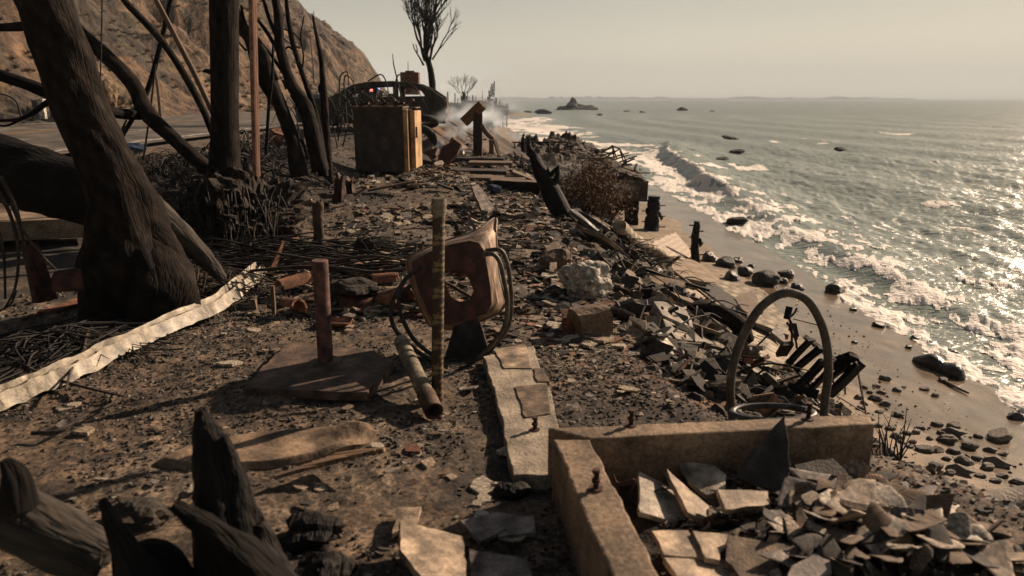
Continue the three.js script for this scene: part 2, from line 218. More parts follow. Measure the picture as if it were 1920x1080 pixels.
const roadX = (d) => -11 - 0.0003 * Math.max(0, d - 60) ** 2;                    // near edge of the road, bending away to the left
function H(x, d) {
  const e = edgeX(d), f = footX(d), rx = roadX(d);
  let top = 0.035 * fbm(x * 0.9, d * 0.9, 0, 3) + 0.028 * fbm(x * 3.4 + 7, d * 3.4, 0, 3) + 0.011 * fbm(x * 13, d * 13 + 5, 0, 2);
  top += 0.5 * sstep(rx + 5, rx + 2.6, x);
  top += 0.42 * sstep(-3.0, -4.2, x) * sstep(-8.5, -6.5, x) * sstep(10.4, 11.6, d) * sstep(19, 16, d);      // berm under the burnt trees
  top += 0.3 * sstep(10.5, 14.5, d) * sstep(0.2, -1.5, x) * sstep(40, 24, d) * sstep(-7.6, -5.8, x);
  top += 0.55 * sstep(19, 24, d) * sstep(-0.6, -1.8, x) * sstep(34, 28, d) * sstep(-8.6, -7, x);
  if (x < rx + 1.5) top = lerp(top, 0.5 - 0.14 * sstep(rx + 1.0, rx + 0.5, x), sstep(rx + 2.2, rx + 1.0, x));
  if (x <= e) return top - 0.10 * sstep(e - 0.5, e, x);
  const low = x > f ? -3.0 - 0.6 * (x - f) / Math.max(1.5, waterX(d) - f) : -3.0;
  const t = clamp((x - e) / (f - e)), s = sstep(0, 1, t) * 0.65 + t * 0.35;
  let y = lerp(top - 0.1, low, s);
  const mess = Math.sin(Math.PI * Math.min(1, t)) ** 0.6 * (t < 1 ? 1 : 0);
  y += mess * (0.32 * fbm(x * 0.8 + 3, d * 0.7, 0, 3) + 0.14 * fbm(x * 2.7, d * 2.7 + 8, 0, 3));
  if (x > f) y += 0.02 * fbm(x * 1.3, d * 0.8, 0, 3);
  return Math.max(y, -6);
}
{
  const NA = 820, NR = 640, A0 = -62 * Math.PI / 180, A1 = 62 * Math.PI / 180, R0 = 0.7, R1 = 330;
  const P = new Float32Array((NA + 1) * (NR + 1) * 3), C = new Float32Array((NA + 1) * (NR + 1) * 3), U = new Float32Array((NA + 1) * (NR + 1) * 2), K = new Uint8Array((NA + 1) * (NR + 1));
  let o = 0;
  for (let i = 0; i <= NR; i++) for (let j = 0; j <= NA; j++, o++) {
    const r = R0 * (R1 / R0) ** (i / NR), a = lerp(A0, A1, j / NA), x = r * Math.sin(a), d = r * Math.cos(a), y = H(x, d);
    P.set([x, y, -d], o * 3); U.set([x, d], o * 2);
    const f = footX(d), e = edgeX(d), w = waterX(d);
    const wet = w - 2.5 + 0.8 * noise(d * 0.16, 9.1) + 0.5 * noise(d * 0.6, 2.2) + 0.12 * noise(d * 3, 5.5);
    K[o] = x > wet && d < 120 ? 2 : x > f - 0.15 + 0.5 * noise(d * 0.8, 3.3) + 0.2 * noise(d * 4, x * 4) ? 1 : 0;
    let c;
    if (K[o]) { const q = 0.95 + 0.35 * fbm(x * 0.6, d * 0.4, 0, 4); c = [0.36 * q, 0.27 * q, 0.18 * q]; }
    else {                                                                       // ash, burnt earth, pale crumbled plaster
      const burnt = sstep(-0.02, 0.3, fbm(x * 0.8 + 11, d * 0.8, 0, 4) + 0.25 * sstep(-2.4, -4.2, x) + 0.5 * sstep(-3.0, -3.6, x) * sstep(10, 11, d) * sstep(20, 17, d)), pale = sstep(0.06, 0.38, fbm(x * 1.7 + 31, d * 1.7, 0, 4)), fine = 0.75 + 0.75 * (fbm(x * 9, d * 9, 0, 3) + 0.33);
      c = [0.235, 0.175, 0.125].map((v, k) => lerp(lerp(v, [0.31, 0.255, 0.195][k], pale * 0.75), [0.045, 0.036, 0.029][k], burnt * 0.9) * fine);
      const orange = sstep(0.62, 0.16, Math.hypot((x - (e - 0.1)) / 0.85, (d - 4.9) / 1.6) + 0.35 * fbm(x * 5, d * 5, 0, 3)); c = c.map((v, k) => lerp(v, [0.26, 0.105, 0.035][k] * fine, orange * 0.9));
      if (x > e + 0.6) { const q = sstep(-0.2, 0.25, fbm(x * 0.9, d * 0.9 + 40, 0, 3)); c = c.map((v, k) => lerp(v, [0.07, 0.048, 0.032][k] * fine, 0.75 * (1 - q))); } if (x > e && x < e + 2.2 && d > 5) { const q = sstep(e, e + 0.3, x) * sstep(e + 2.2, e + 1.4, x) * clamp(0.7 + fbm(x * 2, d * 2, 0, 3)); c = c.map((v, k) => lerp(v, [0.05, 0.034, 0.024][k] * fine, q)); }  // last step darkens a ragged band of slope just below the terrace edge
      if (x < roadX(d) + 4.2) { const q = sstep(roadX(d) + 4.2, roadX(d) + 3, x); c = c.map((v, k) => lerp(v, [0.24, 0.175, 0.11][k] * fine, q * 0.9)); }
    }
    C.set(c, o * 3);
  }
  const lists = [[], [], []], w = NA + 1;
  for (let i = 0; i < NR; i++) for (let j = 0; j < NA; j++) { const a = i * w + j; for (const t of [[a, a + w, a + 1], [a + 1, a + w, a + w + 1]]) lists[Math.min(K[t[0]], K[t[1]], K[t[2]])].push(t[0], t[2], t[1]); }
  const norm = (() => { const g = fromTris(P, lists.flat()); return g.attributes.normal.array; })();
  const build = (idx) => { const map = new Map(), p = [], u = [], c = [], n = [], out = []; for (const k of idx) { let m = map.get(k); if (m === undefined) { m = map.size; map.set(k, m); p.push(P[k * 3], P[k * 3 + 1], P[k * 3 + 2]); n.push(Math.sign(norm[k * 3 + 1] || 1) * norm[k * 3], Math.abs(norm[k * 3 + 1]), Math.sign(norm[k * 3 + 1] || 1) * norm[k * 3 + 2]); u.push(U[k * 2], U[k * 2 + 1]); c.push(C[k * 3], C[k * 3 + 1], C[k * 3 + 2]); } out.push(m); } const g = fromTris(p, out, u, c); g.setAttribute('normal', new THREE.Float32BufferAttribute(n, 3)); return g; };
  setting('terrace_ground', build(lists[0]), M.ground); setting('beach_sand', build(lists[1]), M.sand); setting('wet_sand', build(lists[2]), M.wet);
}

// ================================================================ sea: swell, breaker, surf; foam is a lumpy sheet of its own
{
  const NA = 760, NR = 620, A0 = -8 * Math.PI / 180, A1 = 66 * Math.PI / 180, R0 = 9, R1 = 3200, w = NA + 1;
  const P = new Float32Array(w * (NR + 1) * 3), U = new Float32Array(w * (NR + 1) * 2), FO = new Float32Array(w * (NR + 1)), LU = new Float32Array(w * (NR + 1));
  let o = 0;
  for (let i = 0; i <= NR; i++) for (let j = 0; j <= NA; j++, o++) {
    const r = R0 * (R1 / R0) ** (i / NR), a = lerp(A0, A1, j / NA), x = r * Math.sin(a), d = r * Math.cos(a), wx = waterX(d), off = x - wx;
    const calm = sstep(-1, 7, off), det = clamp(60 / r, 0, 1);
    let y = SEA + calm * (0.16 * Math.sin(off * 0.42 + 1.4 * noise(d * 0.02, x * 0.02) * 2 + d * 0.03) + 0.16 * fbm(x * 0.3, d * 0.12, 0, 3));
    y += calm * det * (0.17 * fbm(x * 1.1, d * 0.62, 0, 3) + 0.05 * fbm(x * 4.2 + 7, d * 2.4, 0, 2)) + 0.02 * fbm(x * 3.5, d * 3, 0, 2) * det;
    // the wave that is breaking off the ruined house, and a lower one nearer
    const cr = curveAt([[30, 11.0], [45, 12.4], [60, 13.6], [80, 16.5], [110, 23]], d) + 0.7 * noise(d * 0.15, 6.6), q = x - cr, amp = 0.8 * sstep(36, 46, d) * sstep(108, 70, d);
    y += amp * (q < 0 ? Math.exp(-((q / 0.75) ** 2)) : Math.exp(-((q / 2.8) ** 2)));
    const cr2 = wx + 2.6 + 0.7 * noise(d * 0.3, 8.8), q2 = x - cr2, amp2 = 0.34 * sstep(48, 34, d) * (0.6 + 0.5 * noise(d * 0.21, 3.3));
    y += amp2 * (q2 < 0 ? Math.exp(-((q2 / 0.7) ** 2)) : Math.exp(-((q2 / 1.7) ** 2)));
    // foam: the surf band, the broken crest, torn streaks outside it, pale bay sheen painted as white
    const ragged = fbm(x * 0.9, d * 0.55, 0, 5), lace = fbm(x * 1.5 + 9, d * 0.8 + 4, 0, 5), fine = fbm(x * 5 + 2, d * 3.2, 0, 3), near = sstep(60, 48, d);
    const bw = curveAt([[10, 3.4], [16, 2.9], [25, 2.3], [40, 2.6], [50, 3]], d);
    let f = near * (sstep(-0.35, 0.05, off + 0.35 * lace) * sstep(bw + 1.6, bw - 1.2, off + 1.6 * ragged) * (0.62 + 0.8 * lace + 0.65 * fine + 0.5 * ragged));
    f += near * 0.58 * sstep(8, 3, off) * sstep(1.5, 3, off) * (0.5 + 1.7 * ragged + 0.4 * fine);
    f = Math.max(f, near * (Math.abs(ragged) < 0.05 ? 0.75 : 0) * sstep(9, 5, off) * sstep(2, 3, off) * (0.6 + lace * 2));
    f = Math.max(f, amp * 1.1 * Math.exp(-(((q + 0.1) / 0.42) ** 2)) * (0.8 + 0.8 * lace + 0.5 * fine)); f = Math.max(f, Math.min(1, amp * 1.3) * sstep(-0.7, -1.3, q) * sstep(-4.4, -2.2, q) * (0.75 + 1.1 * ragged + 0.7 * fine)); f = Math.max(f, amp * sstep(0, -0.4, q) * sstep(-1.4, -0.8, q) * (0.3 + 1.1 * fbm(x * 3.5, d * 0.5, 0, 3)));
    f = Math.max(f, sstep(44, 62, d) * sstep(240, 190, d) * sstep(16 + d * 0.01, 9, off) * (0.54 + 1.0 * fbm(x * 0.22, d * 0.16 + 3, 0, 4) + 0.9 * fbm(x * 0.6, d * 0.5, 0, 3)) * sstep(-0.4, 0.2, off));  // bay: foam wash, plus sky sheen on the water painted in as white streaks
    f = Math.max(f, sstep(0.28, 0.42, fbm(x * 0.05 + 3, d * 0.03, 0, 3)) * sstep(0.24, 0.4, fbm(x * 0.5, d * 0.25 + 17, 0, 3)) * sstep(200, 120, r) * 0.9);
    P.set([x, y, -d], o * 3); U.set([x, d], o * 2); FO[o] = f; LU[o] = 0.012 + 0.10 * sstep(0.5, 0.95, f) * (0.5 + fbm(x * 3.1, d * 2.3 + 1, 0, 4)) * clamp(40 / r, 0.35, 1);
  }
  const tri = [], foam = [];
  for (let i = 0; i < NR; i++) for (let j = 0; j < NA; j++) { const a = i * w + j, x = P[a * 3], d = -P[a * 3 + 2]; if (x < waterX(d) - 2.0) continue; for (const t of [[a, a + 1, a + w], [a + 1, a + w + 1, a + w]]) { tri.push(...t); if ((FO[t[0]] + FO[t[1]] + FO[t[2]]) / 3 > 0.5) foam.push(...t); } }
  const water = new THREE.MeshPhysicalMaterial({ color: new THREE.Color().setRGB(0.2, 0.235, 0.21), roughness: 0.33, side: THREE.DoubleSide, bumpMap: rep(B.chop, 7), bumpScale: 0.09, ior: 1.33 });
  setting('sea', fromTris(P, tri, U), water);
  const map = new Map(), p = [], u = [], idx = []; for (const k of foam) { let m = map.get(k); if (m === undefined) { m = map.size; map.set(k, m); p.push(P[k * 3], P[k * 3 + 1] + LU[k], P[k * 3 + 2]); u.push(U[k * 2], U[k * 2 + 1]); } idx.push(m); }
  setting('sea_foam_and_sheen', fromTris(p, idx, u), mat([0.74, 0.70, 0.64], 0.85, null, 1, 'rough', 0.06), 'stuff', 'white surf foam along the waterline, with pale sheen painted white across the bay');
  // hazy far shore beyond the bay, with a few tower blocks
  const s = []; for (let i = 0; i <= 160; i++) { const px = 860 + i * 5.2; s.push(V((px - 960) / FOC * 3100, 0, -3100 - 40 * noise(i * 0.3, 2))); }
  const fp = [], fi = []; s.forEach((q, i) => { const h = 3 + 5 * fbm(i * 0.11, 3.3, 0, 4) * 2 - i * 0.045 + (hash3(i, 4, 4) > 0.86 ? 6 : 0); for (const [dz, y] of [[60, SEA - 1], [0, Math.max(1, h * 0.8)], [-120, Math.max(2, h + 3)], [-400, SEA - 1]]) fp.push(q.x, y, q.z + dz); if (i) for (let k = 0; k < 3; k++) { const a = (i - 1) * 4 + k; fi.push(a, a + 4, a + 1, a + 1, a + 4, a + 5); } });
  setting('far_shore_terrain', fromTris(fp, fi), M.farLand);
}

// ================================================================ road with markings, hillside
{
  const ribbon = (x0, x1, y, d0, d1, step = 1.5, broken) => { const p = [], u = [], idx = []; let n = 0; for (let d = d0; d <= d1; d += step) { const rx = roadX(d) + 11; p.push(rx + x0, y, -d, rx + x1, y, -d); u.push(x0, d, x1, d); if (n && !(broken && Math.floor((d - d0) / 3) % 4 !== 0)) { const a = n * 2; idx.push(a - 2, a - 1, a, a - 1, a + 1, a); } n++; } return fromTris(p, idx, u); };
  setting('road', ribbon(-24.6, -10.4, 0.55, -30, 250), M.asphalt);
  setting('road_edge_line', ribbon(-11.25, -11.0, 0.554, -30, 250), M.whiteLine); setting('road_edge_line', ribbon(-23.9, -23.75, 0.554, -30, 250), M.whiteLine);
  for (const x of [-18.7, -18.4]) setting('road_centre_line', ribbon(x, x + 0.17, 0.554, -30, 250), M.yellowLine);
  for (const x of [-14.9, -21.3]) setting('road_lane_line', ribbon(x, x + 0.18, 0.554, -28, 250, 1.5, true), M.whiteLine);

  const ND = 560, NS = 250, p = [], u = [], c = [], idx = [], w = NS + 1;
  const footH = (d) => -25.2 - 0.0003 * Math.max(0, d - 60) ** 2 - 2.2 * fbm(d * 0.03, 7, 0, 3);
  for (let i = 0; i <= ND; i++) for (let j = 0; j <= NS; j++) {
    const d = -12 + 330 * (i / ND) ** 1.25, s = 130 * (j / NS) ** 1.35, end = sstep(318, 255, d);
    const gully = fbm(d * 0.055 + s * 0.02, s * 0.012, 0, 4), steep = 0.9 + 0.25 * noise(d * 0.03, 2.7);
    let y = 0.3 + end * (s * steep * (0.35 + 0.65 * sstep(0, 9, s)) * 0.93 + sstep(0, 14, s) * (9 * gully + 3.0 * fbm(d * 0.2, s * 0.16, 0, 4)) + sstep(0, 4, s) * (1.0 * fbm(d * 0.7, s * 0.35, 0, 3) + 0.4 * fbm(d * 2.2, s * 1.2, 0, 2)));
    y = Math.max(y, 0.25) - (s < 0.4 ? 0.4 : 0); const x = footH(d) - s + sstep(0, 10, s) * 1.6 * fbm(d * 0.25 + 5, y * 0.16, 0, 3);
    p.push(x, y, -d); u.push(d, s * 1.35);
    const n1 = fbm(d * 0.07 + 3, s * 0.07, 0, 4), n2 = fbm(d * 0.4, s * 0.3 + 9, 0, 4), n3 = fbm(d * 0.9 + 2, s * 0.7, 0, 3);
    let q = [0.26, 0.16, 0.092]; q = q.map((v, k) => lerp(v, [0.36, 0.235, 0.135][k], sstep(0, 0.4, n2))); q = q.map((v, k) => lerp(v, [0.07, 0.058, 0.04][k], 0.85 * sstep(-0.06, 0.22, n1 + 0.5 * n3))); q = q.map((v, k) => lerp(v, [0.10, 0.09, 0.038][k], 0.65 * sstep(0.12, 0.36, n3 - n1 * 0.3)));
    const sh = 1 + 0.5 * n3; c.push(q[0] * sh, q[1] * sh, q[2] * sh);
    if (i && j) { const a = (i - 1) * w + j - 1; idx.push(a, a + 1, a + w, a + 1, a + w + 1, a + w); }
  }
  const hg = fromTris(p, idx, u, c); setting('hillside', hg, M.hill);
  // dry and green scrub on the slope: uncountable, one object each
  const tuft = []; const tr = rng(5); for (let k = 0; k < 64; k++) { const a = tr() * 6.283, e = 0.25 + tr() * 1.2, L = 0.55 + tr() * 0.5, b = V(Math.cos(a) * 0.1, 0, Math.sin(a) * 0.1), t = V(Math.cos(a) * Math.cos(e) * L, Math.sin(e) * L * 0.8, Math.sin(a) * Math.cos(e) * L), s = V(-Math.sin(a), 0.3, Math.cos(a)).multiplyScalar(0.035); tuft.push(...b.clone().sub(s).toArray(), ...b.clone().add(s).toArray(), ...t.toArray()); }
  const tg = fromTris(tuft, tuft.map((_, i) => i).filter((i) => i < tuft.length / 3));
  for (const [nm, m, n, sd, hi] of [['hillside_scrub', M.scrub, 5200, 3, 60], ['hillside_dry_grass', M.scrubDry, 5200, 8, 45]]) {
    const im = new THREE.InstancedMesh(tg, m, n), r = rng(sd), mx = new THREE.Matrix4(); let k = 0, col = new THREE.Color();
    for (let g = 0; k < n && g < n * 30; g++) { const i = Math.floor(r() ** 0.8 * ND), j = Math.floor(r() * NS * 0.7), o = (i * w + j) * 3; if (fbm(p[o + 2] * 0.12, p[o] * 0.12 + sd, 0, 3) < 0.02 || j < 3) continue; const s = 0.25 + r() * r() * 0.9; mx.makeRotationY(r() * 6.28).scale(V(s, s * (0.6 + r() * 0.5), s)).setPosition(p[o] + 0.1, p[o + 1] - 0.05, p[o + 2]); im.setMatrixAt(k, mx); const b = 0.6 + r() * 0.8; im.setColorAt(k, col.setRGB(b, b, b)); k++; }
    im.count = k; im.name = nm; im.userData = { kind: 'stuff', label: nm === 'hillside_scrub' ? 'dark green scrub scattered over the hillside' : 'dry tan grass tufts on the hillside' }; im.castShadow = im.receiveShadow = true; scene.add(im);
  }
  for (const [px, py, s, sd] of [[205, 180, 0.55, 3], [155, 195, 0.35, 9], [90, 80, 0.4, 14]]) { const b = at(px, py, 46 + (py < 100 ? 7 : 0)); const g = rockGeo(sd, s * 0.9, s * 1.6, s, 0.4, 3, true); solo('rock_outcrop', g, M.outcrop, ['tall ochre rock outcrop on the hillside behind the leaning trunk', 'ochre rock outcrop on the hillside beside the grey boxes', 'small pale rock outcrop high on the hillside'][sd === 3 ? 0 : sd === 9 ? 1 : 2], 'rock', 'rock outcrops on the hillside').position.copy(V(b.x, b.y, b.z)); }
}
// ================================================================ burnt trees at the road side
const G2 = (name, label, cat, base, group) => thing(name, label, cat, base, group);
const path = (list, d) => list.map((q, i) => at(q[0], q[1], q[2] ?? (Array.isArray(d) ? lerp(d[0], d[1], i / (list.length - 1)) : d)));
const rads = (list, d) => list.map((w) => w / 2 * mpp(d));
{ // the great leaning trunk with its flared foot
  const base = gp(245, 590, 0), t = G2('burnt_tree', 'huge leaning burnt tree trunk with a flared foot beside the road', 'tree', base);
  const d = 6.25, tp = path([[40, -110], [81, 0], [118, 100], [152, 200], [198, 300], [232, 395], [248, 490], [246, 600]], [6.0, 6.3]);
  partW('trunk', merge([limb(tp, [0.2, 0.205, 0.205, 0.207, 0.215, 0.285, 0.40, 0.42], { seg: 44, n: 90, lump: 0.16, freq: 2.2, seed: 4 }),
    limb(path([[245, 400], [285, 480], [305, 550], [285, 612]], [6.3, 5.95]), [0.1, 0.2, 0.27, 0.2], { seg: 22, n: 16, lump: 0.3, freq: 4, seed: 8 }), limb(path([[225, 400], [196, 480], [205, 550], [215, 608]], 6.1), [0.1, 0.17, 0.2, 0.2], { seg: 20, n: 16, lump: 0.3, freq: 4, seed: 18 })]), M.charBrown, t);
  for (const [i, q] of [[0, { p: [[215, 300], [252, 362], [292, 398], [338, 440], [388, 490], [418, 524]], d: [6.35, 6.5], r: [0.1, 0.15, 0.125, 0.11, 0.08, 0.04], m: M.ashBark }], [1, { p: [[222, 320], [258, 400], [306, 455], [345, 525], [362, 580]], d: [6.3, 6.15], r: [0.08, 0.15, 0.115, 0.09, 0.05], m: M.charBrown }], [2, { p: [[215, 330], [236, 400], [268, 480], [296, 560], [306, 605]], d: [6.25, 5.9], r: [0.08, 0.13, 0.14, 0.14, 0.1], m: M.char }]]) partW('root', limb(path(q.p, q.d), q.r, { seg: 16, n: 34, lump: 0.2, freq: 5, seed: 20 + i }), q.m, t);
  partW('branch', limb(path([[262, 396], [200, 374], [120, 352], [40, 330], [-90, 285]], [6.35, 7.6]), [0.2, 0.26, 0.29, 0.31, 0.3], { seg: 26, n: 40, lump: 0.14, freq: 2, seed: 31 }), M.char, t);
  const bough = partW('branch', limb(path([[150, 195], [105, 180], [55, 160], [0, 142], [-60, 120]], 6.3), [0.07, 0.055, 0.05, 0.046, 0.04], { seg: 12, lump: 0.15, seed: 32 }), M.char, t);
  partW('twig', limb(path([[118, 180], [85, 195], [60, 213], [30, 224], [-30, 226]], 6.25), [0.032, 0.024, 0.02, 0.014, 0.012], { seg: 8, lump: 0.15, seed: 33 }), M.char, bough);
  partW('twig', limb(path([[62, 213], [35, 226], [10, 236], [-20, 232]], 6.25), [0.014, 0.011, 0.009, 0.008], { seg: 7, seed: 34 }), M.char, bough);
  partW('twig', limb(path([[40, 222], [30, 190], [10, 178], [-10, 176]], 6.3), [0.01, 0.008, 0.006, 0.005], { seg: 6, seed: 35 }), M.twigDark, bough);
  partW('branch', limb(path([[66, 46], [30, 50], [0, 51], [-40, 50]], 6.3), [0.04, 0.035, 0.03, 0.03], { seg: 10, seed: 36 }), M.charBrown, t);
}
{ // straight trunk standing on an upturned root mound
  const base = gp(425, 462, 0), m = solo('root_mound', (() => { const g = rockGeo(3, 0.86, 0.62, 0.95, 0.5, 26); const p = g.attributes.position; for (let i = 0; i < p.count; i++) { const k = fbm(p.getX(i) * 7, p.getY(i) * 7, p.getZ(i) * 7 + 2, 4) * 0.3 + fbm(p.getX(i) * 22, p.getY(i) * 22, p.getZ(i) * 22 + 2, 3) * 0.16; p.setXYZ(i, p.getX(i) * (1 + k), p.getY(i) * (1 + k), p.getZ(i) * (1 + k)); } g.computeVertexNormals(); return g; })(), M.soilRoot, 'dark mound of burnt roots and earth under the upright trunk', 'root mound');
  m.position.set(base.x, 0.18, base.z - 0.65);
  const t = G2('burnt_tree', 'straight upright charred trunk standing on the root mound', 'tree', V(base.x, 0.7, base.z - 0.55));
  partW('trunk', limb(path([[420, -90], [420, 0], [421, 120], [422, 240], [422, 305], [424, 345]], 9.7), [0.172, 0.172, 0.168, 0.175, 0.19, 0.26], { seg: 30, n: 70, lump: 0.07, freq: 2, seed: 41 }), M.charBrown, t);
  partW('branch', limb(path([[402, 136], [386, 133], [380, 134]], 9.6), [0.035, 0.025, 0.012], { seg: 8, seed: 42 }), M.char, t);
  const r = rng(77); for (let k = 0; k < 60; k++) { const x = 325 + r() * 212, y = 345 + r() * 75; const pts = [[x, y], [x + (r() - 0.5) * 26, y + 25], [x + (r() - 0.4) * 40, y + 45 + r() * 50]]; partW('root', limb(path(pts, [9.0, 8.85]), [0.006 + 0.012 * r(), 0.008, 0.003], { seg: 6, n: 8, seed: k }), k % 3 ? M.twigDark : M.twig, m); }
}
{ // leaning limbs between the two trunks
  const mk = (name, label, pts, d, w, m, o = {}) => { const p = path(pts, d), low = p.reduce((a, b) => (a.y < b.y ? a : b)); const t = G2(name, label, 'trunk', V(low.x, low.y, low.z)); partW('trunk', limb(p, rads(w, 10), { seg: 14, lump: 0.13, ...o }), m, t); return t; };
  const a = mk('fallen_tree', 'thick charred limb leaning from the huge trunk down to the root mound', [[120, 20], [143, 53], [200, 107], [247, 155], [275, 210], [333, 267], [398, 325]], [10.3, 9.9], [22, 23, 26, 27, 30, 26, 25], M.charBrown, { seed: 51 });
  partW('branch', limb(path([[262, 213], [235, 214], [205, 210]], [10, 9.6]), rads([22, 19, 16], 9.8), { seg: 12, lump: 0.16, seed: 52 }), M.char, a);
  mk('fallen_tree', 'slender dark burnt trunk leaning against the upright trunk', [[215, -30], [233, 0], [300, 73], [350, 147], [380, 205], [402, 255]], 10.5, [11, 12, 14, 13, 13, 14], M.charBrown, { seed: 53 });
  mk('leaning_pole', 'pale brown bare pole leaning against the upright trunk', [[275, -35], [293, 0], [333, 77], [367, 143], [402, 218]], 10.3, [9, 9, 10, 10, 10], M.plankOld, { lump: 0.05, seed: 54 });
  mk('fallen_tree', 'thin burnt trunk slanting the other way across the road view', [[326, -20], [320, 0], [300, 87], [273, 177], [225, 262]], 12.5, [9, 9, 11, 11, 9], M.char, { seed: 55 });
  mk('burnt_stick', 'thin upright burnt stick in front of the road lines', [[292, 120], [284, 190], [276, 250], [269, 300]], 11, [3, 4, 4, 4], M.twigDark, { seed: 56 });
  mk('burnt_stick', 'short burnt stick standing below the forked limb', [[237, 225], [228, 245], [219, 262], [216, 275]], 11.5, [4, 5, 5, 4], M.char, { seed: 57 });
  const w = G2('hanging_cable', 'thin black cable hanging in front of the hillside', 'cable', at(188, 163, 8)); partW('cable', tube(path([[192, -40], [191, 40], [189, 110], [188, 163]], 8), 0.008, 6, 12), M.twigDark, w);
}
{ const b = at(480, 330, 9.2), t = G2('wooden_post', 'tall square reddish timber post standing on the root mound', 'post', b); partW('post', bar(at(472, -60, 9.2), at(481, 330, 9.2), 0.06, 0.085, { up: V(0.75, 0, 0.66), lump: 0.02, seed: 3, nseg: 10 }), M.redwood, t); }
{ // clump of splintered trunks
  const grp = 'splintered burnt trunks beside the cabinet';
  const mk = (label, pts, d, w, kids = [], m = M.charBrown) => { const p = path(pts, d), low = p[p.length - 1], t = G2('burnt_tree', label, 'tree', V(low.x, low.y, low.z), grp); partW('trunk', limb(p, rads(w, d), { seg: 16, lump: 0.2, freq: 4, seed: pts[0][0] }), m, t); kids.forEach(([k, kw], i) => partW('branch', limb(path(k, d), rads(kw, d), { seg: 8, lump: 0.15, seed: i + pts[0][1] }), M.char, t)); return t; };
  mk('thick splintered trunk leaning away from the reddish timber post', [[425, -40], [446, 40], [484, 90], [511, 160], [545, 250], [562, 330]], 12.4, [18, 20, 23, 24, 25, 34], [[[[455, 55], [466, 75], [483, 140], [515, 195]], [16, 15, 13, 12]], [[[452, 10], [460, 45], [500, 110], [520, 150]], [5, 7, 8, 9]], [[[447, 78], [455, 88], [462, 95]], [3, 4, 5]], [[[565, 260], [572, 280], [577, 300]], [8, 5, 3]]]);
  mk('split middle trunk of the clump, jagged where it broke', [[512, -30], [521, 30], [527, 97], [546, 156], [571, 197], [584, 240], [600, 320]], 12.6, [13, 15, 18, 19, 25, 27, 36], [[[[494, 84], [520, 120], [546, 158], [566, 190]], [4, 6, 8, 10]], [[[470, 20], [500, 60], [526, 105]], [5, 7, 8]], [[[530, 150], [536, 163], [535, 168]], [5, 6, 3]], [[[545, 178], [556, 198], [552, 205]], [5, 5, 2]], [[[575, 200], [572, 182], [570, 172]], [8, 4, 2]], [[[488, -20], [507, 40], [524, 80]], [6, 7, 9]]]);
  mk('slim dark stem of the clump with forked twigs', [[536, -10], [541, 40], [555, 103], [577, 166], [596, 235], [607, 330]], 12.8, [6, 8, 9, 10, 12, 20], [[[[553, 95], [541, 88], [535, 92]], [6, 4, 3]], [[[566, 135], [569, 105], [564, 70], [570, 30]], [3, 3, 3, 2]], [[[565, 78], [548, 60], [530, 55]], [3, 2, 2]], [[[562, 90], [545, 82], [529, 70]], [3, 2, 2]]]);
  mk('pointed charred stem standing nearest the cabinet', [[585, 25], [592, 60], [601, 103], [607, 175], [612, 260], [616, 330], [618, 380]], 13.3, [2, 6, 9, 12, 15, 19, 24], [[[[594, 75], [590, 50], [588, 20]], [3, 2, 1]], [[[604, 150], [598, 165], [600, 175]], [4, 4, 3]]]);
  mk('thin leaning dark stick in the clump of burnt trunks', [[512, 85], [510, 150], [504, 200], [499, 290]], 12.0, [4, 5, 6, 6], [], M.char);
}
// brush, tangles of burnt vines: masses of stems nobody could count
function tangle(name, label, n, seed, gen, m) { const r = rng(seed), list = []; for (let k = 0; k < n; k++) { const g = gen(r, k); list.push(limb(g.pts, g.r, { seg: 5, n: g.n ?? 7, lump: 0.1, seed: k })); } const o = setting(name, merge(list), m, 'stuff', label); return o; }
const heapArc = (cx, cd, rx, rd, hgt, rmin, rmax, y0) => (r) => { const a = r() * 6.283, q = Math.sqrt(r()), x = cx + Math.cos(a) * rx * q, d = cd + Math.sin(a) * rd * q, L = 0.25 + r() * 0.7, b = r() * 6.283, h = hgt * (1 - q * 0.7) * (0.4 + r()), g = (y0 ?? H(x, d)); const dx = Math.cos(b) * L, dd = Math.sin(b) * L; return { pts: [V(x - dx / 2, g + 0.02 + r() * h * 0.4, -(d - dd / 2)), V(x + (r() - 0.5) * 0.25, g + h, -(d + (r() - 0.5) * 0.2)), V(x + dx / 2, g + 0.02 + r() * h * 0.6, -(d + dd / 2))], r: [rmax * 0.8, lerp(rmin, rmax, r()), rmin] }; };
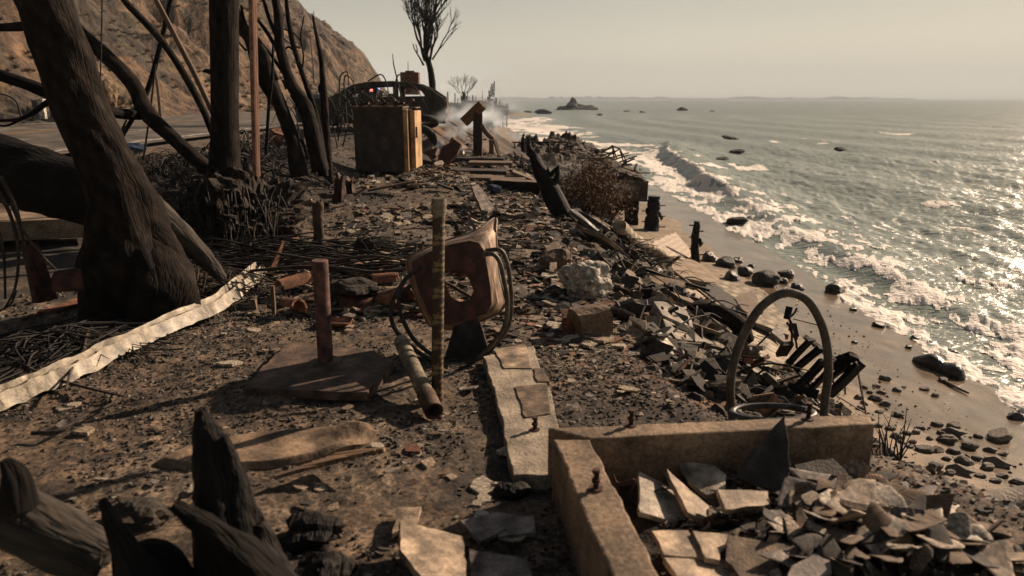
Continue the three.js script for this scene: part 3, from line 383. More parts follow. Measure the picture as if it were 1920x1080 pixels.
{
  let c = gp(360, 560, 0); tangle('burnt_vine_heap', 'heap of thin burnt vines at the foot of the huge trunk', 210, 1, heapArc(c.x, -c.z + 0.1, 0.8, 0.5, 0.25, 0.003, 0.008), M.twig);
  c = gp(620, 505, 0); tangle('dry_branch_heap', 'long dry branches lying behind the red post', 130, 2, (r) => { const x = c.x + (r() - 0.5) * 2.4, d = -c.z + (r() - 0.5) * 0.9, L = 0.5 + r() * 0.9, b = (r() - 0.5) * 0.9 + (r() > 0.5 ? 0 : Math.PI), h = 0.08 + r() * 0.25, g = H(x, d); return { pts: [V(x, g + h * 0.7, -d), V(x + Math.cos(b) * L * 0.5, g + h + 0.06 * (r() - 0.5), -d - Math.sin(b) * L * 0.5), V(x + Math.cos(b) * L, g + h * (0.3 + r()), -d - Math.sin(b) * L)], r: [0.011, 0.008, 0.003] }; }, M.twigDark);
  for (const [pts, w, lb] of [[[[470, 508], [560, 501], [640, 503], [700, 510], [770, 503]], [6, 8, 8, 7, 5], 'long brown branch lying across behind the red post'], [[[500, 470], [545, 480], [620, 488], [700, 480], [770, 492]], [4, 6, 6, 5, 3], 'dark branch stretched behind the red post, higher of the two']]) solo('dry_branch', limb(path(pts, 6.9), rads(w, 6.9), { seg: 8, lump: 0.15, seed: 7 }), M.twig, lb, 'branch', 'dry branches behind the red post');
  const fan = at(665, 468, 7.6); tangle('burnt_shrub', 'fan of burnt shrub twigs lying on the tile rubble', 60, 5, (r) => { const a = -0.2 + r() * 1.5, L = 0.25 + r() * 0.35; return { pts: [V(fan.x, fan.y + 0.02, fan.z), V(fan.x + Math.cos(a) * L * 0.5, fan.y + 0.03 + Math.sin(a) * L * 0.28, fan.z - (r() - 0.5) * 0.3), V(fan.x + Math.cos(a) * L, fan.y + 0.02 + Math.sin(a) * L * 0.45 * r(), fan.z - (r() - 0.5) * 0.6)], r: [0.008, 0.005, 0.002] }; }, M.twigDark);
  c = gp(335, 345, 0.3); tangle('burnt_brush', 'low burnt brush between the huge trunk and the upright trunk', 340, 9, heapArc(-5.6, 12.2, 1.7, 1.3, 0.4, 0.004, 0.012), M.twigDark);
  tangle('burnt_brush', 'burnt brush lying among the splintered trunks', 300, 10, heapArc(-4.6, 13.4, 1.5, 1.6, 0.5, 0.004, 0.014), M.twigDark);
  tangle('dry_brush', 'paler dry stems scattered at the road side', 120, 11, heapArc(-6.2, 13.0, 1.5, 1.2, 0.3, 0.003, 0.008), M.twig);
  tangle('burnt_vine_heap', 'flattened heap of burnt vines in front of the metal strip', 230, 12, heapArc(-3.35, 5.2, 0.62, 0.42, 0.13, 0.003, 0.008), M.twigDark);
  // wiry burnt vine in front of the car
  tangle('burnt_vine_tangle', 'black wiry burnt vine arching in front of the burnt car', 46, 13, (r) => { const x = -5.2 + r() * 2.7, d = 18.2 + r() * 1.5, y = 0.9 + r() * 0.4, h = 0.2 + r() * 0.65, dx = (r() - 0.5) * 2.2; return { pts: [V(x, y - 0.3, -d), V(x + dx * 0.25, y + h * 0.8, -d), V(x + dx * 0.6, y + h, -d + (r() - 0.5) * 0.4), V(x + dx, y + h * (0.2 + 0.7 * r()), -d)], r: [0.018, 0.015, 0.011, 0.006], n: 12 }; }, M.twigDark);
  for (const [pts, lb] of [[[[636, 200], [640, 140], [650, 135], [655, 200]], 'hooked burnt vine stem rising beside the cabinet'], [[[650, 230], [648, 142], [660, 150], [668, 190]], 'second hooked burnt vine stem beside the cabinet'], [[[690, 152], [715, 140], [726, 160], [728, 185]], 'burnt vine arching over the car roof'], [[[735, 190], [748, 140], [760, 152], [785, 168]], 'crooked burnt branch over the roof of the car'], [[[752, 180], [745, 150], [738, 120], [736, 100]], 'upright burnt twig above the roof of the car']]) solo('burnt_vine', limb(path(pts, 19.5), [0.02, 0.018, 0.015, 0.008], { seg: 7, lump: 0.2, seed: pts[0][0] }), M.twigDark, lb, 'vine');
  // stems at the left edge
  const st = [[[[-10, 350], [18, 400], [34, 470], [28, 540], [8, 580]], [8, 7, 6, 5, 4]], [[[0, 330], [30, 390], [44, 450], [62, 500]], [8, 7, 5, 4]], [[[-6, 420], [6, 470], [10, 560]], [5, 6, 5]], [[[20, 380], [42, 430], [80, 480], [105, 505]], [6, 5, 4, 3]], [[[30, 545], [20, 570], [-4, 585]], [5, 4, 4]]];
  st.forEach(([p, w], i) => solo('burnt_vine', limb(path(p, 5.6), rads(w, 5.6), { seg: 8, lump: 0.15, seed: i + 60 }), M.twig, ['drooping stem at the very edge of the view, longest of the bunch', 'drooping stem crossing in front of the broken pot', 'short stem low at the edge of the view', 'stem bending towards the tall broken pot', 'stub of stem on the ground at the edge of the view'][i], 'stem', 'drooping burnt stems'));
  [[[[0, 684], [50, 682], [110, 660], [165, 640], [184, 620]], 'long pale stick lying in front of the flattened vines'], [[[20, 690], [80, 716], [150, 745], [235, 757]], 'thin stick lying across the metal strip'], [[[62, 828], [110, 826], [160, 802], [215, 765], [245, 735]], 'forked dry stick on the ash in front of the metal strip'], [[[168, 650], [158, 690], [140, 720], [128, 760]], 'crooked stick standing against the metal strip']].forEach(([p, lb], i) => solo('dry_stick', limb(p.map(([x, y]) => { const q = gp(x, y, 0); q.y = H(q.x, -q.z) + 0.03 + (i === 3 ? 0.06 : 0.02); return q; }), [0.012, 0.011, 0.009, 0.006, 0.004].slice(0, p.length), { seg: 8, lump: 0.2, seed: i + 80 }), M.twig, lb, 'stick'));
}
{ // kerb, far roadside fittings
  const k = gp(85, 416, 0.12), kb = thing('concrete_kerb', 'low sunlit concrete kerb block behind the huge trunk', 'kerb', k);
  partW('block', plate([gp(-60, 396, 0.36), gp(172, 392, 0.36), gp(174, 408, 0.36), gp(-60, 418, 0.36)], 0.22, { bevel: 0.012 }), M.concrete, kb);
  const roadside = (px, py, d, w, h, dep, name, label, cat, m, cap) => { const b = at(px, py, d), t = thing(name, label, cat, V(b.x, b.y, b.z)); part('body', (() => { const g = boxUV(new RoundedBoxGeometry(w, h, dep, 2, 0.02)); g.translate(0, h / 2, 0); return g; })(), m, t); if (cap) part('lid', (() => { const g = boxUV(new RoundedBoxGeometry(w + 0.06, 0.05, dep + 0.06, 2, 0.015)); g.translate(0, h + 0.025, 0); return g; })(), m, t); return t; };
  roadside(82, 223, 36, 0.26, 0.85, 0.2, 'marker_post', 'short white marker post across the road', 'post', M.white, true);
  roadside(74, 222, 37, 0.3, 0.8, 0.4, 'utility_box', 'small grey utility box beside the white marker post', 'utility box', M.greyMetal, true);
  roadside(118, 219, 38, 0.95, 0.75, 0.5, 'utility_box', 'wide grey metal utility box across the road', 'utility box', M.greyMetal, true);
  for (const [px, py, d, h, lb] of [[300, 208, 56, 3.8, 'wooden utility pole at the foot of the hill, the nearer one'], [590, 178, 120, 9, 'distant wooden utility pole along the hillside road']]) { const b = at(px, py, d), t = thing('utility_pole', lb, 'pole', b); part('pole', limb([V(0, -0.6, 0), V(0.02, h * 0.5, 0), V(-0.12, h, 0)], [0.13, 0.11, 0.09], { seg: 10, lump: 0.03 }), M.plankOld, t); part('crossarm', bar(V(-0.6, h - 0.4, 0), V(0.5, h - 0.4, 0), 0.1, 0.1, { lump: 0.03 }), M.plankOld, t); }
}
// ================================================================ terrace: rubble carpet (stuff) and single shards
const SH = []; for (let k = 0; k < 14; k++) SH.push(shardGeo(100 + k, 0.5, 0.07 + 0.05 * (k % 4) / 3, k % 5 === 0 ? 0.12 : 0));
const CHIP = []; for (let k = 0; k < 4; k++) CHIP.push(rockGeo(40 + k, 0.5, 0.28, 0.4, 0.5, 0, true));
function scatter(name, label, geos, n, seed, place, tint, m) {
  const r = rng(seed), per = geos.map(() => []), col = new THREE.Color(), q = new THREE.Quaternion(), e = new THREE.Euler(), mx = new THREE.Matrix4();
  for (let k = 0, g = 0; k < n && g < n * 12; g++) { const p = place(r); if (!p) continue; k++; e.set((r() - 0.5) * p.tilt, r() * 6.283, (r() - 0.5) * p.tilt); q.setFromEuler(e); mx.compose(V(p.x, H(p.x, p.d) + (p.lift ?? 0), -p.d), q, V(p.s, p.s * (p.thin ?? 1), p.s)); per[Math.floor(r() * geos.length)].push([mx.clone(), tint(r, p)]); }
  per.forEach((list, i) => { const im = new THREE.InstancedMesh(geos[i], m, list.length); list.forEach(([a, c], k) => { im.setMatrixAt(k, a); im.setColorAt(k, col.setRGB(...c)); }); im.name = numbered(name); im.userData = { kind: 'stuff', label }; im.castShadow = im.receiveShadow = true; scene.add(im); });
}
const loose = mat([1, 1, 1], 0.85, 'mottle', 0.6, 'fine', 0.002);
const warm = (r) => { const b = r(), k = r(); const c = k < 0.3 ? [0.075, 0.056, 0.04] : k < 0.6 ? [0.34, 0.25, 0.165] : k < 0.8 ? [0.55, 0.44, 0.315] : k < 0.88 ? [0.38, 0.18, 0.095] : [0.78, 0.7, 0.58]; return c.map((v) => v * (0.6 + 0.8 * b)); };
const ashTint = (r) => { const k = r(), b = 0.5 + r(); return (k < 0.5 ? [0.06, 0.047, 0.036] : k < 0.82 ? [0.2, 0.15, 0.105] : [0.45, 0.4, 0.33]).map((v) => v * b); };
const clear = (x, d) => x > -4.4 && x < edgeX(d) + 0.05;
// the long bed of broken tiles along the terrace
scatter('tile_rubble', 'bed of small broken tiles covering the terrace', SH, 9000, 21, (r) => { const d = 6.2 + 17 * r() ** 1.35, x = lerp(-2.9 - 0.02 * d, edgeX(d) + 0.15, r() ** 0.8); if (r() > sstep(-2.6, -1.2, x) * 0.8 + 0.2 || noise(x * 0.9, d * 0.7 + 40) < -0.45) return null; return { x, d, s: 0.05 + 0.24 * r() ** 2.2, thin: 0.6, tilt: 0.9, lift: 0.004 + 0.03 * r() }; }, warm, loose);
scatter('tile_rubble', 'broken tiles in front of the tipped barrow', SH, 2600, 22, (r) => { const d = 4.2 + 3.2 * r(), x = lerp(-0.2, edgeX(d) - 0.1, r()); if (x < 0.3 && r() < 0.6 || d < 5.7 && x > edgeX(d) - 0.42 && r() < 0.85) return null; const k = sstep(4.7, 5.8, d); if (r() > 0.35 + 0.65 * k) return null; return { x, d, s: 0.018 + (0.035 + 0.12 * k) * r() ** 2.2, thin: 0.6, tilt: 0.7, lift: 0.003 }; }, warm, loose);
// ash crumbs and gravel near the viewer
scatter('ash_gravel', 'crumbs of ash, gravel and mortar on the near ground', CHIP, 30000, 23, (r) => { const d = 2.1 + 5.4 * r() ** 1.3, x = lerp(-3.4, edgeX(d), r()); if (!clear(x, d) || noise(x * 1.6, d * 1.6 + 9) < -0.5 + r() * 0.4) return null; return { x, d, s: 0.006 + 0.03 * r() ** 3, tilt: 3, lift: 0.001 }; }, ashTint, loose);
scatter('ash_flakes', 'thin flakes of plaster and char on the near ground', SH, 8500, 24, (r) => { const d = 2.2 + 5 * r(), x = lerp(-3.2, edgeX(d), r()); if (!clear(x, d)) return null; return { x, d, s: 0.012 + 0.05 * r() ** 3, thin: 0.5, tilt: 0.8, lift: 0.002 }; }, ashTint, loose);
scatter('ash_gravel', 'crumbs and gravel over the middle of the terrace', CHIP, 16000, 28, (r) => { const d = 6 + 16 * r() ** 1.3, x = lerp(-4.2 - 0.05 * d, edgeX(d), r()); return { x, d, s: 0.012 + 0.06 * r() ** 3, tilt: 3, lift: 0.001 }; }, ashTint, loose);
scatter('dry_litter', 'straw and flakes littering the edge above the beach', SH, 3500, 29, (r) => { const d = 2.4 + 2.4 * r(), x = lerp(1.5, 3.6, r()); return { x, d, s: 0.012 + 0.06 * r() ** 2.5, thin: 0.5, tilt: 1.6, lift: 0.006 }; }, warm, loose);
scatter('beach_pebbles', 'small pebbles and weed scraps on the sand', CHIP, 1500, 30, (r) => { const d = 7 + 16 * r() ** 1.5, x = lerp(footX(d) + 0.1, waterX(d) - 1.2, r() ** 1.6); return { x, d, s: 0.015 + 0.06 * r() ** 3, tilt: 3 }; }, ashTint, loose);
// debris spilling down the slope
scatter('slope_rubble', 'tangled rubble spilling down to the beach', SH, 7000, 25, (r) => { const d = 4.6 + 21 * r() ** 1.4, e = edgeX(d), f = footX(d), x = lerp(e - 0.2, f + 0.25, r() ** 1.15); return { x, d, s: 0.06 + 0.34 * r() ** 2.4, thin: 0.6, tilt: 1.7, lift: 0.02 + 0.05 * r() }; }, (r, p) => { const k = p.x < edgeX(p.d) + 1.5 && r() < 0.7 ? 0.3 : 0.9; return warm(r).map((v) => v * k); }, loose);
scatter('slope_gravel', 'loose stones and char on the slope', CHIP, 9000, 26, (r) => { const d = 4 + 20 * r() ** 1.3, e = edgeX(d), f = footX(d), x = lerp(e - 0.3, f + 0.3, r()); return { x, d, s: 0.02 + 0.11 * r() ** 2.5, tilt: 3 }; }, ashTint, loose);
tangle('slope_brush', 'burnt brush and wires caught in the slope rubble', 420, 27, (r) => { const d = 5 + 14 * r(), x = lerp(edgeX(d) + 0.1, footX(d) - 0.4, r()), g = H(x, d), L = 0.2 + r() * 0.55, b = r() * 6.283; return { pts: [V(x, g, -d), V(x + Math.cos(b) * L * 0.5, g + 0.06 + 0.13 * r(), -d - Math.sin(b) * L * 0.5), V(x + Math.cos(b) * L, g + 0.15 * r(), -d - Math.sin(b) * L)], r: [0.013, 0.01, 0.005] }; }, M.twigDark);

{ // single shards one can pick out on the near terrace
  const list = [[960, 850, 5, 'tilePale', 1.2], [985, 835, 9, 'tile', 1.1], [1010, 890, 3, 'tile', 1.0], [905, 915, 2, 'tilePale', 0.8], [800, 870, 6, 'tile', 0.7], [775, 845, 7, 'brick', 0.7], [780, 850, 8, 'tilePale', 0.5], [845, 895, 1, 'tile', 0.45], [905, 935, 4, 'tilePale', 0.5], [895, 945, 10, 'tilePale', 0.35], [905, 970, 11, 'white', 0.6], [565, 915, 3, 'tile', 0.5], [600, 914, 12, 'tilePale', 0.45], [432, 683, 2, 'tilePale', 0.9], [420, 627, 3, 'tilePale', 0.5], [475, 620, 4, 'tilePale', 0.8], [655, 593, 5, 'tileGrey', 0.8], [690, 585, 6, 'tilePale', 0.6], [600, 675, 7, 'tileGrey', 0.6], [870, 730, 9, 'tilePale', 0.5], [850, 700, 8, 'tileGrey', 0.5], [640, 455, 1, 'tileGrey', 1.6], [660, 450, 2, 'tilePale', 1.0], [990, 545, 3, 'tileGrey', 1.8], [1010, 560, 4, 'tileGrey', 1.2], [1030, 580, 5, 'tilePale', 1.3], [1000, 600, 6, 'tile', 1.2], [1045, 615, 7, 'tilePale', 1.2], [1070, 640, 8, 'tilePale', 1.3], [1110, 645, 9, 'tilePale', 1.2], [1130, 640, 10, 'tile', 1.1], [965, 465, 11, 'tilePale', 1.6], [940, 490, 12, 'tile', 1.2], [1160, 650, 13, 'tilePale', 1.1], [1185, 665, 1, 'tileGrey', 1.0], [1215, 660, 2, 'tilePale', 1.1], [1240, 655, 3, 'tilePale', 1.0], [1180, 730, 4, 'tile', 0.8], [1150, 640, 5, 'terra', 0.8], [120, 770, 6, 'tilePale', 0.7], [140, 760, 7, 'tilePale', 0.5], [205, 630, 8, 'tilePale', 0.5], [145, 590, 9, 'tilePale', 0.5], [125, 800, 10, 'tileGrey', 0.8], [160, 810, 11, 'tile', 0.8]];
  const near = (x, y) => [[800, 860, 'near the wooden board'], [950, 880, 'beside the concrete strip'], [450, 650, 'beside the cream metal strip'], [650, 590, 'behind the rusty base plate'], [860, 715, 'near the upright pipe'], [650, 452, 'behind the dry branches'], [1010, 580, 'right behind the tipped barrow'], [1110, 640, 'in front of the square block'], [1200, 660, 'towards the orange earth'], [955, 478, 'above the barrow handle'], [140, 780, 'by the near end of the metal strip'], [180, 610, 'under the burnt vines'], [1180, 730, 'behind the L shaped wall'], [905, 940, 'in front of the concrete strip'], [585, 914, 'at the rim of the wooden board']].reduce((a, b) => (Math.hypot(b[0] - x, b[1] - y) < Math.hypot(a[0] - x, a[1] - y) ? b : a))[2];
  const word = { tilePale: 'pale', tile: 'tan', tileGrey: 'grey', brick: 'red brick', white: 'white', terra: 'terracotta' }, used = {};
  for (const [x, y, k, m, s] of list) {
    const p = on(x, y), d = -p.z, key = `${word[m]} tile shard lying ${near(x, y)}`; used[key] = (used[key] ?? 0) + 1;
    const o = solo('tile_shard', SH[k], M[m], key, 'tile shard', `tile shards ${near(x, y)}`); const z = s * 0.14; o.scale.set(z * 1.5, z * 1.2, z * 1.5); o.position.set(p.x, H(p.x, d) + 0.004, p.z); o.rotation.set(0.12 * Math.sin(x), x * 0.7, 0.12 * Math.cos(y));
  }
  // more pieces, largest of the bed, each its own object
  const r = rng(88), mm = ['tilePale', 'tile', 'tileGrey', 'tileBrown', 'tile', 'tileDark'];
  const zones = [[88, 'tile piece in the rubble bed of the terrace', (q) => { const d = 6.6 + 7.5 * q() ** 1.2; return [lerp(-1.9, edgeX(d), q()), d, 0.16 + 0.2 * q()]; }], [66, 'tile piece behind the L shaped wall', (q) => { const d = 4.0 + 2.4 * q(); return [lerp(0.3, edgeX(d) - (d < 5.6 ? 0.45 : 0.05), q()), d, d < 5.3 ? 0.04 + 0.05 * q() : 0.09 + 0.1 * q()]; }], [60, 'flake of tile on the near ash', (q) => { const d = 2.7 + 3.2 * q(); return [lerp(-2.1, 0.15, q()), d, 0.05 + 0.07 * q()]; }], [70, 'slab fragment on the debris slope', (q) => { const d = 6.5 + 10 * q(); return [lerp(edgeX(d) + 0.2, footX(d) - 0.2, q()), d, 0.3 + 0.55 * q() ** 2]; }]];
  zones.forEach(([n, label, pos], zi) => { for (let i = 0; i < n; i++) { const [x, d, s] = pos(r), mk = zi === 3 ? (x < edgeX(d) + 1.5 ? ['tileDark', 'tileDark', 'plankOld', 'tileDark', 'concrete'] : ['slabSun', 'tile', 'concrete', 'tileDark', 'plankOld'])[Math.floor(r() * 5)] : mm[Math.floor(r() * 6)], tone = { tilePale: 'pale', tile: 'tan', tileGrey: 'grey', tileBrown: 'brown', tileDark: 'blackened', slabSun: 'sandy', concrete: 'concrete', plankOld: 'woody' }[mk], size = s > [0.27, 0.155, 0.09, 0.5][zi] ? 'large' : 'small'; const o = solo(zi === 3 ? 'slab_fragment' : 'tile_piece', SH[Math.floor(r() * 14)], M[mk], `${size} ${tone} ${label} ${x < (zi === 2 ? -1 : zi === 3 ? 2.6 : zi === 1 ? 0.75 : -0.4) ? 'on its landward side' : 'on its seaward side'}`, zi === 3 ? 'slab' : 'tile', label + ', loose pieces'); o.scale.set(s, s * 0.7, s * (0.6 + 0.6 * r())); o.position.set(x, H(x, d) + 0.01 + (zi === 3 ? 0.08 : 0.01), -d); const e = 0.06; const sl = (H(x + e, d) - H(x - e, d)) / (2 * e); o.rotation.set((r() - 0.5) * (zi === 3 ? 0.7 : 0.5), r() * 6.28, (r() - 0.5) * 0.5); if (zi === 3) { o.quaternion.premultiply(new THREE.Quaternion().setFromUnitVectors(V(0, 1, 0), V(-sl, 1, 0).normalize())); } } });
}

// ================================================================ near things on the terrace
{ // red post on its rusty base plate
  const f = gp(611, 684, 0.03), t = thing('red_post', 'dull red steel post standing on a rusty base plate', 'post', V(f.x, 0, f.z)), top = at(600, 488, -f.z - 0.02);
  partW('pole', merge([tube([f, top], 0.052, 22, 8)]), M.rustRed, t); partW('collar', (() => { const g = boxUV(new THREE.CylinderGeometry(0.1, 0.12, 0.02, 24)); g.translate(f.x, 0.055, f.z); return g; })(), M.plateRust, t);
  partW('base_plate', plate([gp(455, 728, 0.05), gp(690, 735, 0.05), gp(737, 682, 0.05), gp(700, 655, 0.05), gp(545, 640, 0.05), gp(505, 675, 0.05)], 0.05, { bevel: 0.006, chip: 0.012, seed: 3 }), M.plateRust, t);
}
{ const f = at(598, 492, 8.2), top = at(596, 380, 8.2), t = thing('rusted_post', 'broken flaking rusty post among the dry branches', 'post', V(f.x, 0, f.z)); partW('pole', limb([V(f.x, 0, f.z), f.clone().lerp(top, 0.6), top], [0.062, 0.055, 0.06], { seg: 14, n: 26, lump: 0.2, freq: 9, seed: 5, jag: 0.05 }), M.rust, t); }
{ // upright pipe
  const f = gp(819, 748, 0), top = at(823, 374, -f.z), t = thing('upright_pipe', 'tall upright pipe with flaking paint and a threaded coupling', 'pipe', V(f.x, 0, f.z)), k = f.clone().lerp(top, 0.93);
  partW('pipe', tube([V(f.x, -0.05, f.z), top], 0.036, 20, 10), M.pipePeel, t);
  partW('coupling', merge([tube([k, top.clone().lerp(f, -0.005)], 0.043, 20, 3), ...[0.2, 0.6].map((q) => { const a = k.clone().lerp(top, q); return tube([a, a.clone().add(V(0, 0.012, 0))], 0.047, 20, 2); })]), M.pipeOlive, t);
  const cap = new THREE.RingGeometry(0.03, 0.043, 20); cap.rotateX(-Math.PI / 2); cap.translate(top.x, top.y + 0.008, top.z); partW('rim', boxUV(cap), M.rust, t);
}
{ // lying pipe
  const a = gp(752, 640, 0.2), b = gp(812, 768, 0.055), t = thing('fallen_pipe', 'olive pipe lying on the ground with its open end forward', 'pipe', V(b.x, 0, b.z)), dir = b.clone().sub(a).normalize(), q = (s) => a.clone().addScaledVector(dir, s), L = a.distanceTo(b);
  const hollow = (p0, p1, ro, ri) => { const g = new THREE.LatheGeometry([new THREE.Vector2(ri, 0), new THREE.Vector2(ro, 0), new THREE.Vector2(ro, 1), new THREE.Vector2(ri, 1), new THREE.Vector2(ri, 0)], 24); const len = p0.distanceTo(p1); g.scale(1, len, 1); g.applyQuaternion(new THREE.Quaternion().setFromUnitVectors(V(0, 1, 0), p1.clone().sub(p0).normalize())); g.translate(p0.x, p0.y, p0.z); const g2 = g.toNonIndexed(); g2.computeVertexNormals(); return boxUV(g2); };
  partW('pipe', hollow(q(0), q(L - 0.16), 0.05, 0.043), M.pipeOlive, t); partW('coupling', hollow(q(L - 0.17), q(L + 0.02), 0.056, 0.042), M.rust, t); partW('band', hollow(q(L - 0.30), q(L - 0.24), 0.053, 0.049), M.pipeOlive, t);
}
{ // tipped wheelbarrow: tray bottom towards the viewer, mouth away, tube frame at both sides
  const D0 = 5.1, base = gp(860, 692, 0), t = thing('wheelbarrow', 'red rusted wheelbarrow tipped on end with a hole burnt through its tray', 'wheelbarrow', V(base.x, 0, base.z));
  const face = [[772, 492], [786, 482], [833, 461], [880, 451], [898, 455], [909, 472], [920, 540], [922, 570], [913, 588], [880, 600], [842, 609], [815, 602], [800, 580], [786, 546], [776, 515]], rim = [[764, 488], [772, 477], [833, 452], [893, 432], [929, 409], [930, 436], [936, 520], [948, 566], [938, 584], [890, 606], [842, 618], [806, 610], [792, 586], [776, 548], [766, 515]];
  const holeP = [[832, 515], [850, 506], [870, 511], [880, 525], [888, 545], [880, 562], [862, 566], [846, 557], [838, 540]];
  const fp = face.map(([x, y]) => at(x, y, D0)), rp = rim.map(([x, y], i) => at(x, y, D0 + (i === 4 ? 0.42 : 0.24))), mp = fp.map((p, i) => { const q = p.clone().lerp(rp[i], 0.22); return at(face[i][0] * 0.55 + rim[i][0] * 0.45, face[i][1] * 0.55 + rim[i][1] * 0.45, -q.z); });
  const tray = partW('tray', plate(fp, 0.004, { holes: [holeP.map(([x, y]) => at(x, y, D0)).reverse()] }), M.redPaint, t);
  const wall = (a, b, m) => { const p = [], idx = [], u = []; let run = 0; const n = a.length; for (let i = 0; i <= n; i++) { const q = a[i % n], w = b[i % n]; p.push(q.x, q.y, q.z, w.x, w.y, w.z); u.push(run, 0, run, 0.25); run += q.distanceTo(a[(i + 1) % n]); if (i) { const k = i * 2; idx.push(k - 2, k, k - 1, k - 1, k, k + 1); } } return fromTris(p, idx, u); };
  partW('tray_wall', merge([wall(fp, mp), wall(mp, rp)]), M.rustTan, t); partW('rim', tube([...rp, rp[0], rp[1]], 0.008, 8, 90), M.rustTan, t);
  const tub = (pts, d, nm, m, r = 0.016) => partW(nm, tube(path(pts, d), r, 12, 40), m, t);
  tub([[905, 478], [925, 477], [936, 490], [944, 520], [951, 560], [946, 612], [921, 646], [898, 672]], 5.0, 'frame_tube', M.steelGrey);
  tub([[912, 470], [938, 469], [950, 490], [957, 530], [959, 560], [952, 615], [925, 650], [900, 678]], 5.12, 'frame_tube', M.steelGrey);
  tub([[792, 500], [765, 518], [745, 548], [733, 577], [738, 612], [760, 640], [790, 664], [830, 684]], 5.0, 'frame_tube', M.steelBlue);
  tub([[770, 535], [750, 555], [748, 575], [770, 628], [800, 658], [850, 682]], 5.15, 'frame_tube', M.steelBlue);
  tub([[896, 598], [905, 625], [914, 655]], 5.1, 'brace', M.steelGrey, 0.01); tub([[778, 472], [779, 462], [781, 455]], 5.3, 'handle_bolt', M.steelGrey, 0.012); tub([[790, 470], [791, 460], [795, 452]], 5.3, 'handle_bolt', M.steelGrey, 0.012);
  partW('nose_guard', plate([[851, 612], [872, 604], [896, 598], [917, 656], [890, 680], [860, 686], [830, 682]].map(([x, y], i) => at(x, y, 5.12 - 0.01 * (i > 3))), 0.006, { bevel: 0.001 }), M.steelBlue, t);
  const hub = new THREE.TorusGeometry(0.05, 0.016, 10, 24); hub.rotateX(1.1); const hp = at(858, 512, 5.3); hub.translate(hp.x, hp.y, hp.z); partW('wheel_hub', boxUV(hub), M.rust, t); partW('axle', tube(path([[832, 528], [885, 558]], 5.35), 0.014, 10), M.rust, t);
}
{ // cream sheet metal strip, folded and crumpled
  const mid = [[-30, 785], [40, 757], [100, 735], [150, 710], [220, 675], [300, 636], [360, 610], [410, 588], [450, 558], [490, 522]].map(([x, y]) => gp(x, y, 0)), c = new THREE.CatmullRomCurve3(mid), n = 110, prof = [[-0.075, 0.01], [-0.068, 0.085], [-0.05, 0.09], [-0.005, 0.025], [0.005, 0.075], [0.02, 0.08], [0.075, 0.01]], pos = [], idx = [], uv = [];
  for (let i = 0; i <= n; i++) { const t = i / n, p = c.getPoint(t), tg = c.getTangent(t), s = V(-tg.z, 0, tg.x); prof.forEach(([a, b], k) => { const e = 0.03 * fbm(t * 26 + k, k * 1.3, 0, 3), f = 0.026 * fbm(t * 20, k * 0.7 + 20, 0, 3), l = 0.05 + 0.55 * t * t * (k < 3 ? 1 : 0.7) * 0.2; pos.push(p.x + s.x * (a * 1.05 + e), Math.max(0.01, H(p.x, -p.z)) + b * 1.2 + f * 0.7 + l * 0.35, p.z + s.z * (a * 1.05 + e)); uv.push(t * 3.6, k * 0.045); if (i && k) { const w = prof.length, q = i * w + k; idx.push(q - w - 1, q - 1, q - w, q - w, q - 1, q); } }); }
  const g = fromTris(pos, idx, uv); solo('metal_strip', boxUV(g), M.flashing, 'long crumpled cream sheet metal strip lying on the ash', 'metal strip');
}
{ // warped oval board
  const t = thing('warped_board', 'oval warped wooden board lying flat with one split curled end', 'board', gp(500, 845, 0)), pos = [], idx = [], uv = [], A = gp(304, 870, 0), Bp = gp(702, 828, 0), ce = A.clone().lerp(Bp, 0.5), ux = Bp.clone().sub(A), hx = ux.length() / 2; ux.normalize(); const uz = V(-ux.z, 0, ux.x).negate(), hz = 0.19;
  const NR = 22, NA = 90; for (let i = 0; i <= NR; i++) for (let j = 0; j <= NA; j++) { const q = i / NR, a = j / NA * 6.2832, rw = 1 + 0.05 * fbm(Math.cos(a) * 2, Math.sin(a) * 2 + 4, 0, 3) - 0.1 * (Math.abs(Math.sin(2 * a)) - 0.5), x = Math.sign(Math.cos(a)) * Math.abs(Math.cos(a)) ** 0.8 * q * hx * rw, z = Math.sin(a) * q * hz * rw; const lift = 0.045 + 0.05 * sstep(0.35, 1, x / hx) * (1 + 0.6 * Math.sin(z * 28)) + 0.012 * fbm(x * 4, z * 6, 0, 3); pos.push(ce.x + ux.x * x + uz.x * z, lift - 0.03 * sstep(0.9, 1, q), ce.z + ux.z * x + uz.z * z); uv.push(x, z); if (i && j) { const w = NA + 1, k = i * w + j; idx.push(k - w - 1, k - w, k - 1, k - w, k, k - 1); } }
  const top = fromTris(pos, idx, uv), un = top.clone(); un.translate(0, -0.05, 0); const side = []; for (let j = 0; j < NA; j++) { const k = (NR * (NA + 1) + j) * 3; side.push(pos[k], pos[k + 1], pos[k + 2], pos[k + 3], pos[k + 4], pos[k + 5], pos[k], -0.03, pos[k + 2], pos[k + 3], pos[k + 4], pos[k + 5], pos[k + 3], -0.03, pos[k + 5], pos[k], -0.03, pos[k + 2]); }
  const sg = new THREE.BufferGeometry(); sg.setAttribute('position', new THREE.Float32BufferAttribute(side, 3)); sg.computeVertexNormals(); partW('board', merge([top, sg]), M.ply, t);
  for (let k = 0; k < 9; k++) { const x = 560 + k * 14, y = 893 - k * 4.5; partW('splinter', bar(gp(x - 45, y + 2 - k * 0.5, 0.07), gp(x + 48, y - 24 + k * 1.2, 0.075 + 0.008 * k), 0.022, 0.02, { lump: 0.2, seed: k, nseg: 6 }), k % 3 ? M.plank : M.plankOld, t); }
}
